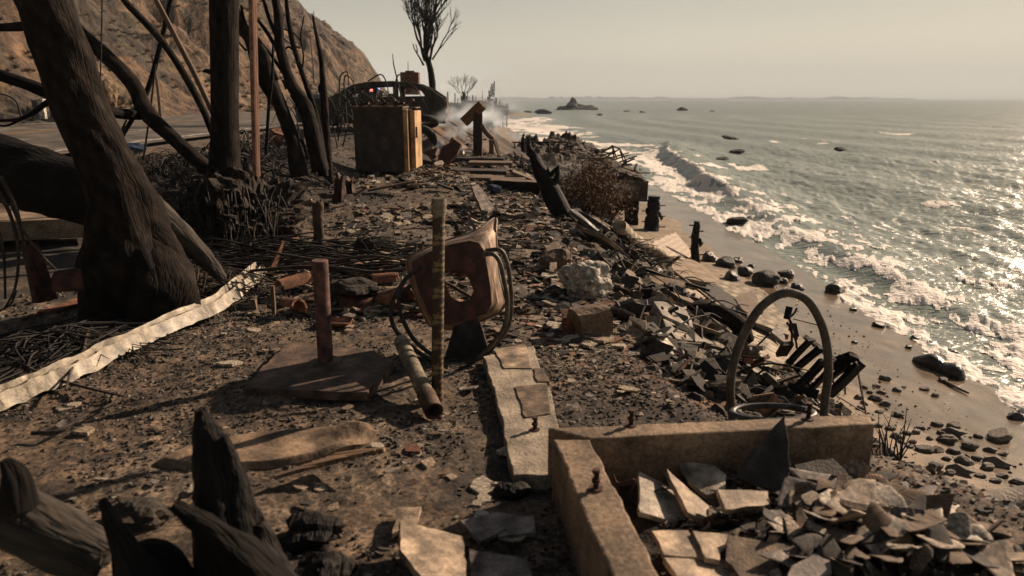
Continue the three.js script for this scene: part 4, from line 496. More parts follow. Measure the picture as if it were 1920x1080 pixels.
{ // the charred stump and timbers right at the viewer's feet
  const t = thing('charred_stump', 'jagged black charred stump with two upright spikes in the foreground', 'stump', gp(440, 1075, 0)), d = 2.35;
  const spike = (pts, w, sd, nm = 'spike', m = M.charWood, dd = d) => partW(nm, limb(path(pts, dd), rads(w, dd), { seg: 16, n: 34, lump: 0.34, freq: 9, seed: sd, jag: 0.03 }), m, t);
  spike([[455, 1160], [432, 1050], [415, 950], [398, 870], [384, 800], [376, 772]], [190, 150, 110, 76, 44, 22], 3); spike([[470, 1150], [452, 1020], [440, 930], [428, 860], [420, 818]], [170, 110, 80, 46, 22], 9); spike([[560, 1180], [500, 1090], [430, 1025], [370, 975], [330, 948]], [110, 92, 72, 48, 26], 14, 'limb', M.char, 2.2);
  spike([[540, 1150], [500, 1060], [470, 985]], [120, 90, 50], 19, 'root');
  const l = thing('charred_log', 'thick charred log lying at the near corner with a pale worn end', 'log', gp(100, 1075, 0)); partW('log', limb(path([[-120, 905], [-20, 945], [60, 985], [130, 1020], [196, 1050]], 2.25), rads([135, 135, 130, 120, 96], 2.25), { seg: 24, n: 40, lump: 0.13, freq: 4, seed: 6, jag: 0.02 }), M.ashBark, l); partW('knot', limb(path([[30, 950], [26, 890], [8, 862]], 2.2), rads([80, 50, 20], 2.2), { seg: 14, lump: 0.3, seed: 7 }), M.char, l);
  partW('knot', limb(path([[70, 1000], [95, 960], [80, 930]], 2.3), rads([60, 40, 20], 2.3), { seg: 12, lump: 0.3, seed: 8 }), M.charWood, l);
  const s = thing('charred_splinter', 'pointed black splinter sticking up between the log and the stump', 'splinter', gp(250, 1075, 0)); partW('spike', limb(path([[330, 1190], [262, 1080], [222, 1005], [192, 936]], 2.15), rads([110, 90, 46, 16], 2.15), { seg: 14, n: 26, lump: 0.3, freq: 8, seed: 10 }), M.charWood, s); partW('chunk', limb(path([[230, 1080], [300, 1060], [350, 1100]], 2.25), rads([90, 100, 60], 2.25), { seg: 14, lump: 0.4, freq: 6, seed: 11 }), M.char, s);
  const ch = [[590, 1010, 0.14, 'large lump of char beside the stump'], [600, 1080, 0.12, 'lump of char in front of the stump, lowest in the view'], [965, 930, 0.075, 'black curled char lump beside the tilted tile'], [270, 975, 0.13, 'flat grey brown timber scrap behind the pointed splinter']]; ch.forEach(([x, y, s2, lb], i) => { const p = on(x, Math.min(y, 1079)), o = solo('char_lump', rockGeo(60 + i, s2, s2 * 0.5, s2 * 0.8, 0.7, 3, true), i === 3 ? M.ashBark : M.charWood, lb, 'char lump'); o.position.set(p.x, p.y + 0.02, p.z); });
}
{ // concrete strip along the terrace
  const t = thing('concrete_strip', 'narrow pale concrete kerb strip running along the terrace', 'kerb', gp(990, 760, 0)), h = 0.06;
  const L = [[905, 668], [922, 720], [938, 775], [950, 830], [962, 890]], Rr = [[1000, 648], [1018, 700], [1036, 750], [1048, 800], [1062, 890]];
  partW('slab', plate([...L.map((p) => gp(...p, h)), ...Rr.slice().reverse().map((p) => gp(...p, h))], 0.1, { bevel: 0.006, chip: 0.014, seed: 3 }), M.concretePale, t);
  for (const [x0, y0, x1, y1, x2, y2, x3, y3, m] of [[965, 725, 1025, 718, 1032, 775, 985, 782, 'tileBrown'], [925, 655, 985, 645, 998, 690, 945, 690, 'tile'], [1000, 690, 1020, 690, 1030, 715, 1008, 715, 'tileBrown']]) partW('flagstone', plate([gp(x0, y0, h + 0.008), gp(x1, y1, h + 0.008), gp(x2, y2, h + 0.008), gp(x3, y3, h + 0.008)], 0.01, { bevel: 0.002, chip: 0.012, seed: x0 }), M[m], t);
}
const bolt = (px, py, h, s, parent) => { const f = gp(px, py, h), up = (q) => f.clone().add(V(0, s * q, 0)), b = partW('bolt', tube([f, f.clone().add(V(0.003, s, 0))], 0.011, 10, 3), M.rustDark, parent); partW('nut', tube([up(0.35), up(0.55)], 0.018, 6, 1), M.rustDark, b); partW('nut', tube([up(0.82), up(1)], 0.016, 6, 1), M.rustDark, b); partW('washer', tube([f, f.clone().add(V(0, 0.006, 0))], 0.028, 12, 1), M.rustDark, b); };
{ const f = gp(1003, 806, 0.06), t = thing('anchor_bolt', 'small rusty anchor bolt standing on the concrete strip', 'bolt', f); bolt(1003, 806, 0.06, 0.075, t); }
{ // L shaped foundation wall with anchor bolts
  const h = 0.3, t = thing('foundation_wall', 'L shaped concrete foundation wall with rusty bolts in the foreground', 'wall', gp(1100, 860, 0));
  const o1 = gp(1028, 802, h), e1 = gp(1630, 776, h), e2 = gp(1640, 795, h), i1 = gp(1106, 822, h), n2 = gp(1239, 1080, h), n1 = gp(1148, 1080, h), back = (p, q) => p.clone().add(p.clone().sub(q).multiplyScalar(0.55));
  partW('back_wall', plate([o1, e1, e2, i1], 1.0, { bevel: 0.01, chip: 0.008, seed: 2 }), M.concrete, t);
  const j1 = o1.clone().lerp(i1, 0.02), s = V(0, -0.002, 0); partW('side_wall', plate([o1.clone().lerp(n1, 0.1).add(s), i1.clone().lerp(n2, 0.004).add(s), back(n2, i1).add(s), back(n1, o1).add(s)].map((p, k) => k === 0 ? p : p), 0.75, { bevel: 0.01, chip: 0.008, seed: 4 }), M.concrete, t);
  bolt(1183, 798, h, 0.08, t); bolt(1515, 786, h, 0.085, t); bolt(1117, 917, h, 0.085, t);
}
{ // hose arch behind the wall and its coil
  const t = thing('bent_pipe', 'thick grey flexible pipe bent into a tall arch behind the wall', 'pipe', at(1372, 785, 4.05)); const pts = [[1378, 815], [1372, 770], [1370, 715], [1380, 665], [1398, 620], [1425, 578], [1455, 555], [1480, 549], [1510, 560], [1535, 595], [1550, 645], [1553, 700], [1547, 750], [1543, 815]];
  partW('pipe', limb(path(pts, [4.05, 4.0]), 0.0245, { seg: 16, n: 90, lump: 0.03, freq: 20 }), M.hose, t);
  const c = thing('hose_coil', 'loop of blue grey hose lying at the foot of the arch', 'hose', gp(1440, 770, 0.2)); for (const [m, q, y] of [[M.hose, 0.13, 0.14], [M.hoseBlue, 0.15, 0.155]]) { const g = new THREE.TorusGeometry(q, 0.014, 10, 50); g.rotateX(Math.PI / 2); g.scale(1.45, 1, 0.7); const p = gp(1455, 781, y); g.translate(p.x, p.y, p.z - 0.05); partW('loop', boxUV(g), m, c); }
}
// broken tiles lying inside and beside the L wall, one by one
{
  const tiles = [[[[1199, 884], [1262, 915], [1290, 985], [1200, 960]], 0.02, [0.16, 0.17, 0.09, 0.1], 'tilePale', 'upright pale broken tile leaning inside the wall corner'], [[[1250, 878], [1295, 920], [1345, 960], [1368, 1000], [1290, 960]], 0.02, [0.2, 0.16, 0.12, 0.08, 0.1], 'tile', 'long curved tan tile shard beside the pale upright one'], [[[1272, 864], [1340, 872], [1362, 890], [1360, 915], [1325, 928], [1290, 900]], 0.025, [0.17, 0.18, 0.16, 0.12, 0.09, 0.1], 'tilePale', 'rounded pale slab piece against the inner wall face'], [[[1345, 917], [1440, 920], [1442, 945], [1360, 955]], 0.02, [0.14, 0.13, 0.09, 0.1], 'tile', 'flat tan tile lying in the wall shadow'], [[[1222, 995], [1290, 994], [1318, 1045], [1245, 1040]], 0.018, [0.1, 0.1, 0.09, 0.08], 'tile', 'square cracked tile in the pit, nearer the wall'], [[[1298, 994], [1365, 1002], [1350, 1050], [1322, 1045]], 0.018, [0.105, 0.1, 0.085, 0.09], 'tile', 'second half of the cracked tile in the pit'], [[[1245, 1045], [1360, 1048], [1420, 1090], [1290, 1110]], 0.02, [0.1, 0.1, 0.06, 0.06], 'tile', 'large tan tile lowest in the pit'], [[[1365, 1002], [1500, 1025], [1490, 1040], [1400, 1090], [1360, 1050]], 0.025, [0.12, 0.14, 0.13, 0.07, 0.09], 'tileBrown', 'brown tile with a pale broken rim beside the cracked tile'], [[[1485, 1060], [1555, 1025], [1560, 1075], [1470, 1110]], 0.04, [0.14, 0.16, 0.12, 0.1], 'tileGrey', 'grey stone block at the bottom edge of the pit'], [[[1400, 850], [1470, 790], [1485, 870], [1470, 925], [1380, 900]], 0.018, [0.26, 0.32, 0.24, 0.14, 0.14], 'tileDark', 'large dark pointed slab leaning on the inner wall face'], [[[1490, 870], [1560, 860], [1600, 895], [1520, 935]], 0.02, [0.2, 0.21, 0.18, 0.13], 'tileDark', 'dark slab leaning beside the pointed one'],
    [[[750, 975], [868, 1005], [875, 1085], [790, 1080], [750, 1030]], 0.022, [0.15, 0.15, 0.05, 0.05, 0.1], 'tile', 'large tan tile tilted up on the near ground'], [[[745, 950], [790, 950], [775, 985], [735, 1000]], 0.02, [0.05, 0.05, 0.05, 0.05], 'tile', 'flat tan tile partly under the large tilted one'], [[[862, 975], [935, 960], [950, 990], [900, 1015]], 0.018, [0.06, 0.06, 0.05, 0.04], 'tileGrey', 'greyish tile flat in the shadow of the side wall'], [[[920, 960], [1000, 965], [1005, 1000], [935, 1005]], 0.018, [0.05, 0.06, 0.04, 0.04], 'tileGrey', 'greyish tile against the outside of the side wall'], [[[880, 1030], [985, 1045], [1000, 1085], [880, 1090]], 0.018, [0.07, 0.07, 0.04, 0.04], 'tileGrey', 'shaded tile beside the large tilted one']];
  const leanTo = (pts, h0, n) => { const cx = pts.reduce((a, p) => a + p[0], 0) / pts.length, cy = pts.reduce((a, p) => a + p[1], 0) / pts.length, o = gp(cx, cy, h0); return pts.map(([x, y]) => { const s = sight(x, y), t = (n.x * o.x + n.y * (o.y - EYE) + n.z * o.z) / (n.x * s[0] + n.y * s[1] - n.z * s[2]); return V(s[0] * t, EYE + s[1] * t, -s[2] * t); }); };
  const lean = [V(0.28, 0.95, 0.12), V(0.42, 0.9, 0.05), V(-0.1, 0.95, 0.2), V(0.2, 1, 0.05), V(0.12, 1, -0.05), V(0.16, 1, -0.04), V(0.2, 1, -0.05), V(-0.05, 1, 0.15), V(0.1, 0.9, 0.3), null, null, V(0.28, 0.95, -0.12)];
  for (const [ti, [pts, th, hs, m, lb]] of tiles.entries()) solo('broken_tile', plate(lean[ti] ? leanTo(pts, hs.reduce((a, b) => a + b, 0) / hs.length + (ti > 2 && ti < 9 ? 0.075 : 0), lean[ti]) : pts.map(([x, y], i) => gp(x, y, hs[i])), th, { bevel: 0.002, chip: 0.008, seed: pts[0][0] }), M[m], lb, 'tile', 'broken tiles around the L shaped wall');
  solo('wire_loop', tube(path([[1150, 890], [1158, 905], [1190, 900], [1180, 935], [1195, 950], [1230, 920], [1262, 915]], 2.95), 0.004, 6, 60), M.rustDark, 'thin bent wire loop beside the upright pale tile', 'wire');
}
// heap of curled shards at the near right, one by one and filled with smaller stuff
{
  const r = rng(404), heapY = (x, d) => 0.05 + 0.13 * Math.exp(-(((x - 1.35) / 0.6) ** 2) - (((d - 2.55) / 0.6) ** 2)) - 0.38 * sstep(1.5, 2.9, x) + 0.04 * fbm(x * 3, d * 3, 0, 3);
  const curledGeo = (sd) => { const q = rng(sd), NR = 4, NA = 22, pos = [], idx = [], k1 = (q() - 0.4) * 1.1, k2 = (q() - 0.5) * 0.9, tw = (q() - 0.5) * 0.8, asp = 0.5 + 0.4 * q(), out = []; const nc = 4 + Math.floor(q() * 3), cor = []; for (let k = 0; k < nc; k++) { const a = (k + 0.15 + 0.7 * q()) / nc * 6.2832, e = 0.34 + 0.28 * q(); cor.push([Math.cos(a) * e, Math.sin(a) * e]); } for (let j = 0; j < NA; j++) { const a = j / NA * 6.2832, ca = Math.cos(a), sa = Math.sin(a); let best = 0.3; for (let k = 0; k < nc; k++) { const [x0, z0] = cor[k], [x1, z1] = cor[(k + 1) % nc], ex = x1 - x0, ez = z1 - z0, den = ca * ez - sa * ex; if (Math.abs(den) < 1e-6) continue; const t = (x0 * ez - z0 * ex) / den, u = (x0 * sa - z0 * ca) / den; if (t > 0 && u >= 0 && u <= 1) { best = t; break; } } out.push(best * (0.95 + 0.1 * hash3(j, sd, 2))); } for (const top of [1, 0]) for (let i = 0; i <= NR; i++) for (let j = 0; j < NA; j++) { const a = j / NA * 6.2832, e = out[j] * i / NR, x = Math.cos(a) * e, z = Math.sin(a) * e * asp; pos.push(x, k1 * x * x + k2 * z * z + tw * x * z + (top ? 0.016 : -0.01), z); } const M0 = (NR + 1) * NA, f = (o, flip) => { for (let i = 0; i < NR; i++) for (let j = 0; j < NA; j++) { const a = o + i * NA + j, b = o + i * NA + (j + 1) % NA; flip ? idx.push(a, b, a + NA, b, b + NA, a + NA) : idx.push(a, a + NA, b, b, a + NA, b + NA); } }; f(0, true); f(M0, false); for (let j = 0; j < NA; j++) { const a = NR * NA + j, b = NR * NA + (j + 1) % NA; idx.push(a, b, a + M0, b, b + M0, a + M0); } return boxUV(fromTris(pos, idx)); };
  const curled = []; for (let k = 0; k < 8; k++) curled.push(curledGeo(700 + k * 3));
  const mm = [M.tileBrown, M.tile, M.tileGrey, M.tileDark, M.plankOld, M.tilePale]; let k = 0;
  const put = (px, py, s, rx, rz, g, m, lb) => { const p = gp(px, py, 0.12); p.y = heapY(p.x, -p.z) + 0.06; const o = solo('curled_shard', curled[g], m, lb, 'shard', 'curled shards heaped by the L shaped wall'); o.scale.set(s, s, s * 0.75); o.position.copy(p); o.rotation.set(rx, px, rz); };
  put(1600, 985, 0.36, 0.5, 0.2, 1, M.tile, 'broad tan curled shard in the middle of the heap'); put(1760, 965, 0.46, 0.25, -0.35, 3, M.tilePale, 'long pale curled shard on the right part of the heap'); put(1640, 925, 0.26, 0.4, 0.3, 2, M.plank, 'orange tan curled shard high in the heap'); put(1800, 1015, 0.3, 0.6, -0.2, 5, M.tilePale, 'pale jagged shard below the long one'); put(1880, 990, 0.4, 0.3, -0.4, 3, M.tilePale, 'pale flat shard at the edge of the view'); put(1690, 1000, 0.16, 0.7, 0.3, 4, M.tileGrey, 'grey curled shard in the middle of the heap'); put(1590, 905, 0.2, 0.9, 0.4, 6, M.tile, 'tan shard standing at the end of the back wall');
  for (; k < 150; k++) { const px = 1400 + r() * 540, py = 905 + r() * 190; if (px < 1480 && py < 1000) continue; const s = 0.12 + 0.2 * r() ** 1.8, q = Math.floor(r() * 6); put(px, py, s, (r() - 0.5) * 1.2, (r() - 0.5) * 1.2, Math.floor(r() * 8), mm[q], `${s > 0.19 ? 'large' : 'small'} ${['brown', 'tan', 'grey', 'blackened', 'woody brown', 'pale'][q]} curled shard in the heap, ${px < 1600 ? 'on the wall side' : px < 1770 ? 'in the middle' : 'towards the beach'}${py > 1010 ? ', near the bottom edge' : ''}`); }
  scatter('shard_litter', 'small curled flakes filling the heap by the wall', curled, 2600, 31, (q) => { const d = 1.9 + 1.3 * q(), x = lerp(0.6, 2.9, q()); return { x, d, s: 0.02 + 0.09 * q() ** 2, tilt: 2.4, lift: heapY(x, d) - H(x, d) + 0.015 * q() }; }, (q) => warm(q).map((v) => v * 0.7), loose);
  const heap = []; const idx = [], N = 46; for (let i = 0; i <= N; i++) for (let j = 0; j <= N; j++) { const x = lerp(0.5, 3.2, i / N), d = lerp(1.6, 3.22, j / N); heap.push(x, Math.max(H(x, d) - 0.2, heapY(x, d) + 0.035 * fbm(x * 8, d * 8, 0, 3)), -d); if (i && j) { const a = i * (N + 1) + j; idx.push(a - N - 2, a - N - 1, a - 1, a - N - 1, a, a - 1); } }
  setting('shard_heap', boxUV(fromTris(heap, idx)), M.soilRoot, 'stuff', 'dark bed of ash under the curled shards');
  const tu = thing('grey_tarp_roll', 'smooth grey brown rolled sheet lying at the right edge', 'sheet', gp(1880, 960, -0.2)); partW('roll', limb([gp(1760, 990, -0.1), gp(1850, 955, -0.12), gp(1960, 940, -0.12), gp(2080, 930, -0.12)], [0.06, 0.085, 0.09, 0.09], { seg: 18, lump: 0.12, freq: 2, seed: 3 }), M.rockPale, tu);
  solo('dark_board', plate([gp(1600, 905, -0.05), gp(1850, 950, -0.15), gp(1780, 985, -0.05), gp(1590, 935, 0.05)], 0.02, { chip: 0.01 }), M.plankDark, 'dark plank sloping down behind the heap of shards', 'plank');
}
// ================================================================ middle distance on the terrace
{ // scorched steel cabinet with two open door slabs on its sunny side
  const d0 = 15.2, fl = at(667, 322, d0), fr = at(758, 327, d0), top = at(667, 203, d0), h = top.y - fl.y, t = thing('steel_cabinet', 'scorched boxy steel cabinet with tan sunlit door edges', 'cabinet', V((fl.x + fr.x) / 2, fl.y, -d0 - 0.4)), w = fr.x - fl.x;
  const bx = (cx, cy, cz, sx, sy, sz, m, nm, par = t, rot = 0) => { const g = boxUV(new RoundedBoxGeometry(sx, sy, sz, 2, 0.012)); if (rot) g.rotateY(rot); g.translate(cx, cy, cz); return part(nm, g, m, par); };
  bx(0, h / 2, 0, w, h, 0.8, M.fridge, 'body'); bx(0, h + 0.015, 0, w + 0.05, 0.05, 0.86, M.rust, 'top');
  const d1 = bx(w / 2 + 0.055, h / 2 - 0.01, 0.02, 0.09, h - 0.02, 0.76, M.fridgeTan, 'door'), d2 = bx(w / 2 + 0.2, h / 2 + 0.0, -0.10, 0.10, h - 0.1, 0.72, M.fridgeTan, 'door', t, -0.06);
  bx(w / 2 + 0.252, h * 0.62, 0.2, 0.03, 0.22, 0.04, M.rustDark, 'handle', d2); bx(w / 2 + 0.2, h + 0.005, -0.10, 0.12, 0.03, 0.75, M.rust, 'cap', d2);
  for (let k = 0; k < 6; k++) { const a = V(-w / 2 + 0.1 + k * 0.17, h + 0.04, 0.2 - 0.1 * (k % 3)); part('debris', bar(a, a.clone().add(V(0.22, 0.06 + 0.05 * (k % 2), 0.1)), 0.05, 0.04, { lump: 0.3, seed: k }), k % 2 ? M.plankOld : M.rustDark, t); }
}
{ // burnt out car, seen from its side, nose to the left
  const rear = at(838, 232, 25), t = thing('burnt_car', 'burnt out car shell with empty windows behind the cabinet', 'car', V(rear.x - 2.2, rear.y, rear.z));
  const out = [[2.2, 0.05], [2.22, 0.5], [2.14, 0.82], [1.75, 1.08], [1.35, 1.24], [0.6, 1.31], [-0.2, 1.28], [-0.65, 1.2], [-1.35, 0.83], [-2.25, 0.7], [-2.45, 0.45], [-2.42, 0.08], [-1.9, 0.05], [-1.85, 0.25], [-1.6, 0.4], [-1.35, 0.25], [-1.3, 0.05], [1.05, 0.05], [1.1, 0.25], [1.35, 0.4], [1.6, 0.25], [1.65, 0.05]];
  const wins = [[[1.62, 0.86], [1.5, 1.04], [1.2, 1.14], [0.75, 1.18], [0.75, 0.84]], [[0.62, 0.84], [0.62, 1.19], [-0.15, 1.17], [-0.15, 0.83]], [[-0.28, 0.83], [-0.28, 1.14], [-0.62, 1.08], [-1.05, 0.84]]];
  const sh = new THREE.Shape(out.map((p) => new THREE.Vector2(...p))); wins.forEach((w) => sh.holes.push(new THREE.Path(w.map((p) => new THREE.Vector2(...p)))));
  for (const z of [0.72, -0.8]) { const g = new THREE.ExtrudeGeometry(sh, { depth: 0.06, bevelEnabled: true, bevelSize: 0.02, bevelThickness: 0.02, bevelSegments: 2 }); g.translate(0, 0, z); part('side_panel', boxUV(g), M.carBurnt, t); }
  const skin = (a, b, nm, m) => { const p = [], idx = []; for (let i = a; i <= b; i++) { p.push(out[i][0], out[i][1] - 0.005, 0.76, out[i][0], out[i][1] - 0.005, -0.76); if (i > a) { const k = (i - a) * 2; idx.push(k - 2, k, k - 1, k - 1, k, k + 1); } } return part(nm, boxUV(fromTris(p, idx)), m, t); };
  skin(0, 2, 'tailgate', M.carBurnt); skin(4, 7, 'roof', M.carBurnt); skin(8, 10, 'bonnet', M.carRust); skin(10, 11, 'bumper', M.carBurnt);
  part('rear_lamp_housing', bar(V(2.24, 0.5, 0.7), V(2.2, 0.82, 0.7), 0.1, 0.12, { lump: 0.2 }), M.rustTan, t); part('rear_bumper', bar(V(2.25, 0.28, 0.7), V(2.25, 0.28, -0.7), 0.1, 0.16, { lump: 0.15 }), M.rust, t); part('floor_pan', boxUV(new THREE.BoxGeometry(4.4, 0.08, 1.4).translate(-0.1, 0.2, 0)), M.rustDark, t);
  for (const x of [0.35, -0.5]) for (const z of [0.35, -0.35]) part('seat_frame', merge([bar(V(x, 0.25, z), V(x + 0.1, 0.95, z), 0.42, 0.05, { lump: 0.2 }), bar(V(x, 0.35, z), V(x - 0.45, 0.38, z), 0.42, 0.05, { lump: 0.2 })]), M.rustDark, t);
  for (const x of [1.35, -1.6]) for (const z of [0.62, -0.62]) { const g = new THREE.CylinderGeometry(0.22, 0.22, 0.16, 20); g.rotateX(Math.PI / 2); g.translate(x, 0.12, z); const wl = part('wheel', boxUV(g), M.rustDark, t); const q = new THREE.CylinderGeometry(0.08, 0.08, 0.2, 12); q.rotateX(Math.PI / 2); q.translate(x, 0.12, z); part('hub', boxUV(q), M.rust, wl); }
  for (const x of [0.7, -0.22]) part('door_seam', bar(V(x, 0.1, 0.805), V(x, 0.84, 0.805), 0.02, 0.02, { lump: 0.05 }), M.twigDark, t);
}
{ // patrol car with a lit light bar on the road far behind, and a small blue car farther on
  const mk = (px, py, d, label, white) => { const b = at(px, py, d), t = thing('patrol_car', label, 'car', V(b.x, 0.55, b.z), null, Math.PI / 2 + 0.1); const out = [[-2.4, 0.35], [-2.35, 0.95], [-1.2, 1.08], [-0.6, 1.65], [1.7, 1.7], [2.25, 1.1], [2.35, 0.4]]; const g = new THREE.ExtrudeGeometry(new THREE.Shape(out.map((p) => new THREE.Vector2(...p))), { depth: 1.7, bevelEnabled: true, bevelSize: 0.06, bevelThickness: 0.06, bevelSegments: 2 }); g.translate(0, 0, -0.85); part('body', boxUV(g), white ? M.steelBlue : M.bluePlastic, t); const ws = boxUV(new THREE.BoxGeometry(0.06, 0.5, 1.45)); ws.rotateZ(-0.8); ws.translate(-0.98, 1.38, 0); part('windscreen', ws, M.greyMetal, t); for (const x of [-1.5, 1.5]) for (const z of [-0.85, 0.85]) { const q = new THREE.CylinderGeometry(0.36, 0.36, 0.24, 18); q.rotateX(Math.PI / 2); q.translate(x, 0.36, z); const wl = part('wheel', boxUV(q), M.tyre, t); const hb = new THREE.CylinderGeometry(0.2, 0.2, 0.26, 14); hb.rotateX(Math.PI / 2); hb.translate(x, 0.36, z); part('hub', boxUV(hb), M.greyMetal, wl); } for (const z of [-0.6, 0.6]) { const q = boxUV(new RoundedBoxGeometry(0.1, 0.16, 0.32, 2, 0.03)); q.translate(-2.4, 0.8, z); part('headlight', q, M.white, t); } return t; };
  const a = mk(697, 190, 58, 'patrol car with a lit red and blue light bar on the road', true), em = (r, g, b) => new THREE.MeshStandardMaterial({ color: 0x220000, emissive: new THREE.Color(r, g, b), emissiveIntensity: 6 });
  const lb = part('light_bar', boxUV(new RoundedBoxGeometry(0.3, 0.1, 1.3, 2, 0.03).translate(0.1, 1.78, 0)), M.greyMetal, a);
  for (let k = 0; k < 5; k++) part('lamp', boxUV(new RoundedBoxGeometry(0.2, 0.13, 0.16, 2, 0.02).translate(0.02, 1.9, -0.5 + k * 0.25)), k < 4 ? em(1, 0.09, 0.07) : em(0.1, 0.2, 1), lb);
  for (const z of [-0.45, 0.5]) part('lamp', boxUV(new RoundedBoxGeometry(0.06, 0.1, 0.14, 2, 0.02).translate(-2.44, 1.0, z)), em(0.15, 0.3, 1), lb);
  const pl = new THREE.PointLight(new THREE.Color(1, 0.12, 0.08), 6, 30); pl.position.set(-0.25, 1.95, 0); pl.castShadow = true; a.add(pl);
  mk(597, 186, 95, 'small blue car far down the road between burnt stems', false);
}
{ // red brick chimney, bare trees
  const b = at(770, 175, 45), t = thing('brick_chimney', 'dull red brick chimney stack standing behind the burnt car', 'chimney', V(b.x, b.y, b.z)); part('stack', boxUV(new RoundedBoxGeometry(1.05, 1.25, 0.7, 2, 0.02).translate(0, 0.55, 0)), M.brick, t); part('flue', boxUV(new THREE.BoxGeometry(0.5, 0.12, 0.4).translate(0, 1.2, 0)), M.concreteDark, t); part('aerial', tube([V(-0.1, 1.1, 0), V(-0.1, 1.75, 0)], 0.018, 6), M.rustDark, t);
  const bare = (name, label, base, d, w0, trunkPts, levels, seed, spread) => {
    const g = thing(name, label, 'tree', base), r = rng(seed), tips = [], geo = [];
    const tp = trunkPts.map((p) => V(...p)); part('trunk', limb(tp, tp.map((_, i) => w0 * (1 - 0.35 * i / (tp.length - 1))), { seg: 10, lump: 0.16, seed }), M.charBrown, g);
    const grow = (p, dir, len, rad, lev, list) => { const mid = p.clone().addScaledVector(dir, len * 0.5).add(V((r() - 0.5) * len * 0.16, 0, (r() - 0.5) * len * 0.16)), e = p.clone().addScaledVector(dir, len); list.push(limb([p, mid, e], [rad, rad * 0.8, rad * 0.58], { seg: lev > 2 ? 6 : 4, n: 4, lump: 0.1, seed: lev })); if (lev <= 0) return; const n = lev > 2 ? 3 : 2 + (r() > 0.4 ? 1 : 0); for (let k = 0; k < n; k++) { const v = dir.clone().add(V((r() - 0.5) * spread, (r() - 0.2) * spread * 0.55, (r() - 0.5) * spread)).normalize(); grow(k === 2 ? mid : e, v, len * (0.62 + 0.2 * r()), rad * 0.62, lev - 1, list); } };
    return { g, grow };
  };
  { const base = at(808, 168, 42), m = mpp(42), P = (x, y) => V((x - 808) * m, (168 - y) * m, 0); const { g, grow } = bare('bare_tree', 'tall bare burnt tree against the sky behind the chimney', base, 42, 0.2, [[0.1, -0.5, 0], P(810, 150).toArray(), P(806, 125).toArray(), P(800, 108).toArray()], 4, 12, 1.1);
    [[[800, 110], [-0.06, 1], 1.3, 0.1], [[803, 118], [0.12, 1], 1.35, 0.1], [[806, 128], [0.25, 1], 1.0, 0.085], [[798, 118], [-0.2, 1], 1.2, 0.08], [[796, 126], [-0.55, 1], 0.7, 0.06], [[812, 116], [0.65, 1], 1.2, 0.05], [[801, 105], [0.02, 1], 1.7, 0.08], [[803, 104], [0.22, 1], 1.5, 0.07], [[797, 103], [-0.32, 1], 1.5, 0.07]].forEach(([p, v, len, rad], i) => { const list = []; grow(P(...p).setZ((i % 3 - 1) * 0.12), V(v[0], v[1], (i % 3 - 1) * 0.25).normalize(), len, rad, i === 4 ? 1 : i === 5 ? 3 : 5, list); part('branch', merge(list), M.charBrown, g); }); }
  { const base = at(868, 182, 105), { g, grow } = bare('bare_tree', 'small hazy bare tree above the far ruined houses', base, 105, 0.16, [[0, -1, 0], [0.1, 0.3, 0], [0, 0.7, 0]], 3, 5, 1.5); for (let i = 0; i < 6; i++) { const list = []; grow(V((i - 2.5) * 0.25, 0.5, 0), V((i - 2) * 0.35, 1, (i % 2 - 0.5) * 0.4).normalize(), 0.9, 0.05, 4, list); part('branch', merge(list), M.charBrown, g); } }
}
{ // planks and rubble under the car, pots, tyres
  const P = (x, y, d) => at(x, y, d), pl = [[800, 245, 865, 290, 20, 'plank', 'wide pale plank sloping down beneath the burnt car'], [815, 240, 872, 280, 20.5, 'plank', 'second sloping plank beneath the burnt car'], [838, 240, 862, 275, 21, 'plankOld', 'short plank leaning under the rear of the car'], [850, 228, 905, 262, 24, 'plankOld', 'grey plank lying in the smoke beyond the car'], [855, 240, 890, 285, 22, 'tileGrey', 'grey sheet lying in the smoke beyond the car']];
  pl.forEach(([x0, y0, x1, y1, d, m, lb]) => solo('loose_plank', bar(P(x0, y0, d + 1.2), P(x1, y1, d - 0.6), 0.26, 0.05, { lump: 0.1, seed: x0 }), M[m], lb, 'plank', 'planks strewn below the burnt car'));
  for (const [x, y, d, rx, lb] of [[797, 228, 20.5, 1.2, 'black tyre leaning beside the cabinet'], [790, 262, 18.6, 0.4, 'rusty rim lying beside the cabinet']]) { const p = P(x, y, d), t = thing('old_tyre', lb, 'tyre', p); for (const [nm, R1, r1, m] of [['tyre', 0.3, 0.085, M.tyre], ['rim', 0.2, 0.03, M.rust]]) { const g = new THREE.TorusGeometry(R1, r1, 12, 30); g.rotateX(rx); part(nm, boxUV(g), m, t); } }
  const chunk = [[808, 292, 17.2, 0.32, 'terraDark', 'dark terracotta chunk beside the cabinet doors'], [845, 290, 17.6, 0.4, 'terraDark', 'large dark red terracotta slab by the plank walk'], [850, 268, 19, 0.16, 'terra', 'small orange terracotta piece on the sloping planks'], [790, 300, 16.8, 0.26, 'tileDark', 'dark stone chunk at the foot of the cabinet'], [822, 308, 16.6, 0.16, 'tilePale', 'pale stone lying before the terracotta slab'], [800, 280, 18, 0.3, 'concreteDark', 'dark rubble block behind the terracotta chunk'], [860, 290, 18, 0.2, 'white', 'white rag of debris at the edge of the smoke']];
  chunk.forEach(([x, y, d, s, m, lb], i) => { const p = P(x, y, d), o = solo('rubble_chunk', (() => { const g = SH[(i * 3 + 1) % 14].clone(); g.scale(s * 2.1, s * 3, s * 1.6); return g; })(), M[m], lb, 'rubble'); o.position.copy(p); o.rotation.set(0.5 + 0.2 * (i % 3), i, 0.35); });
}
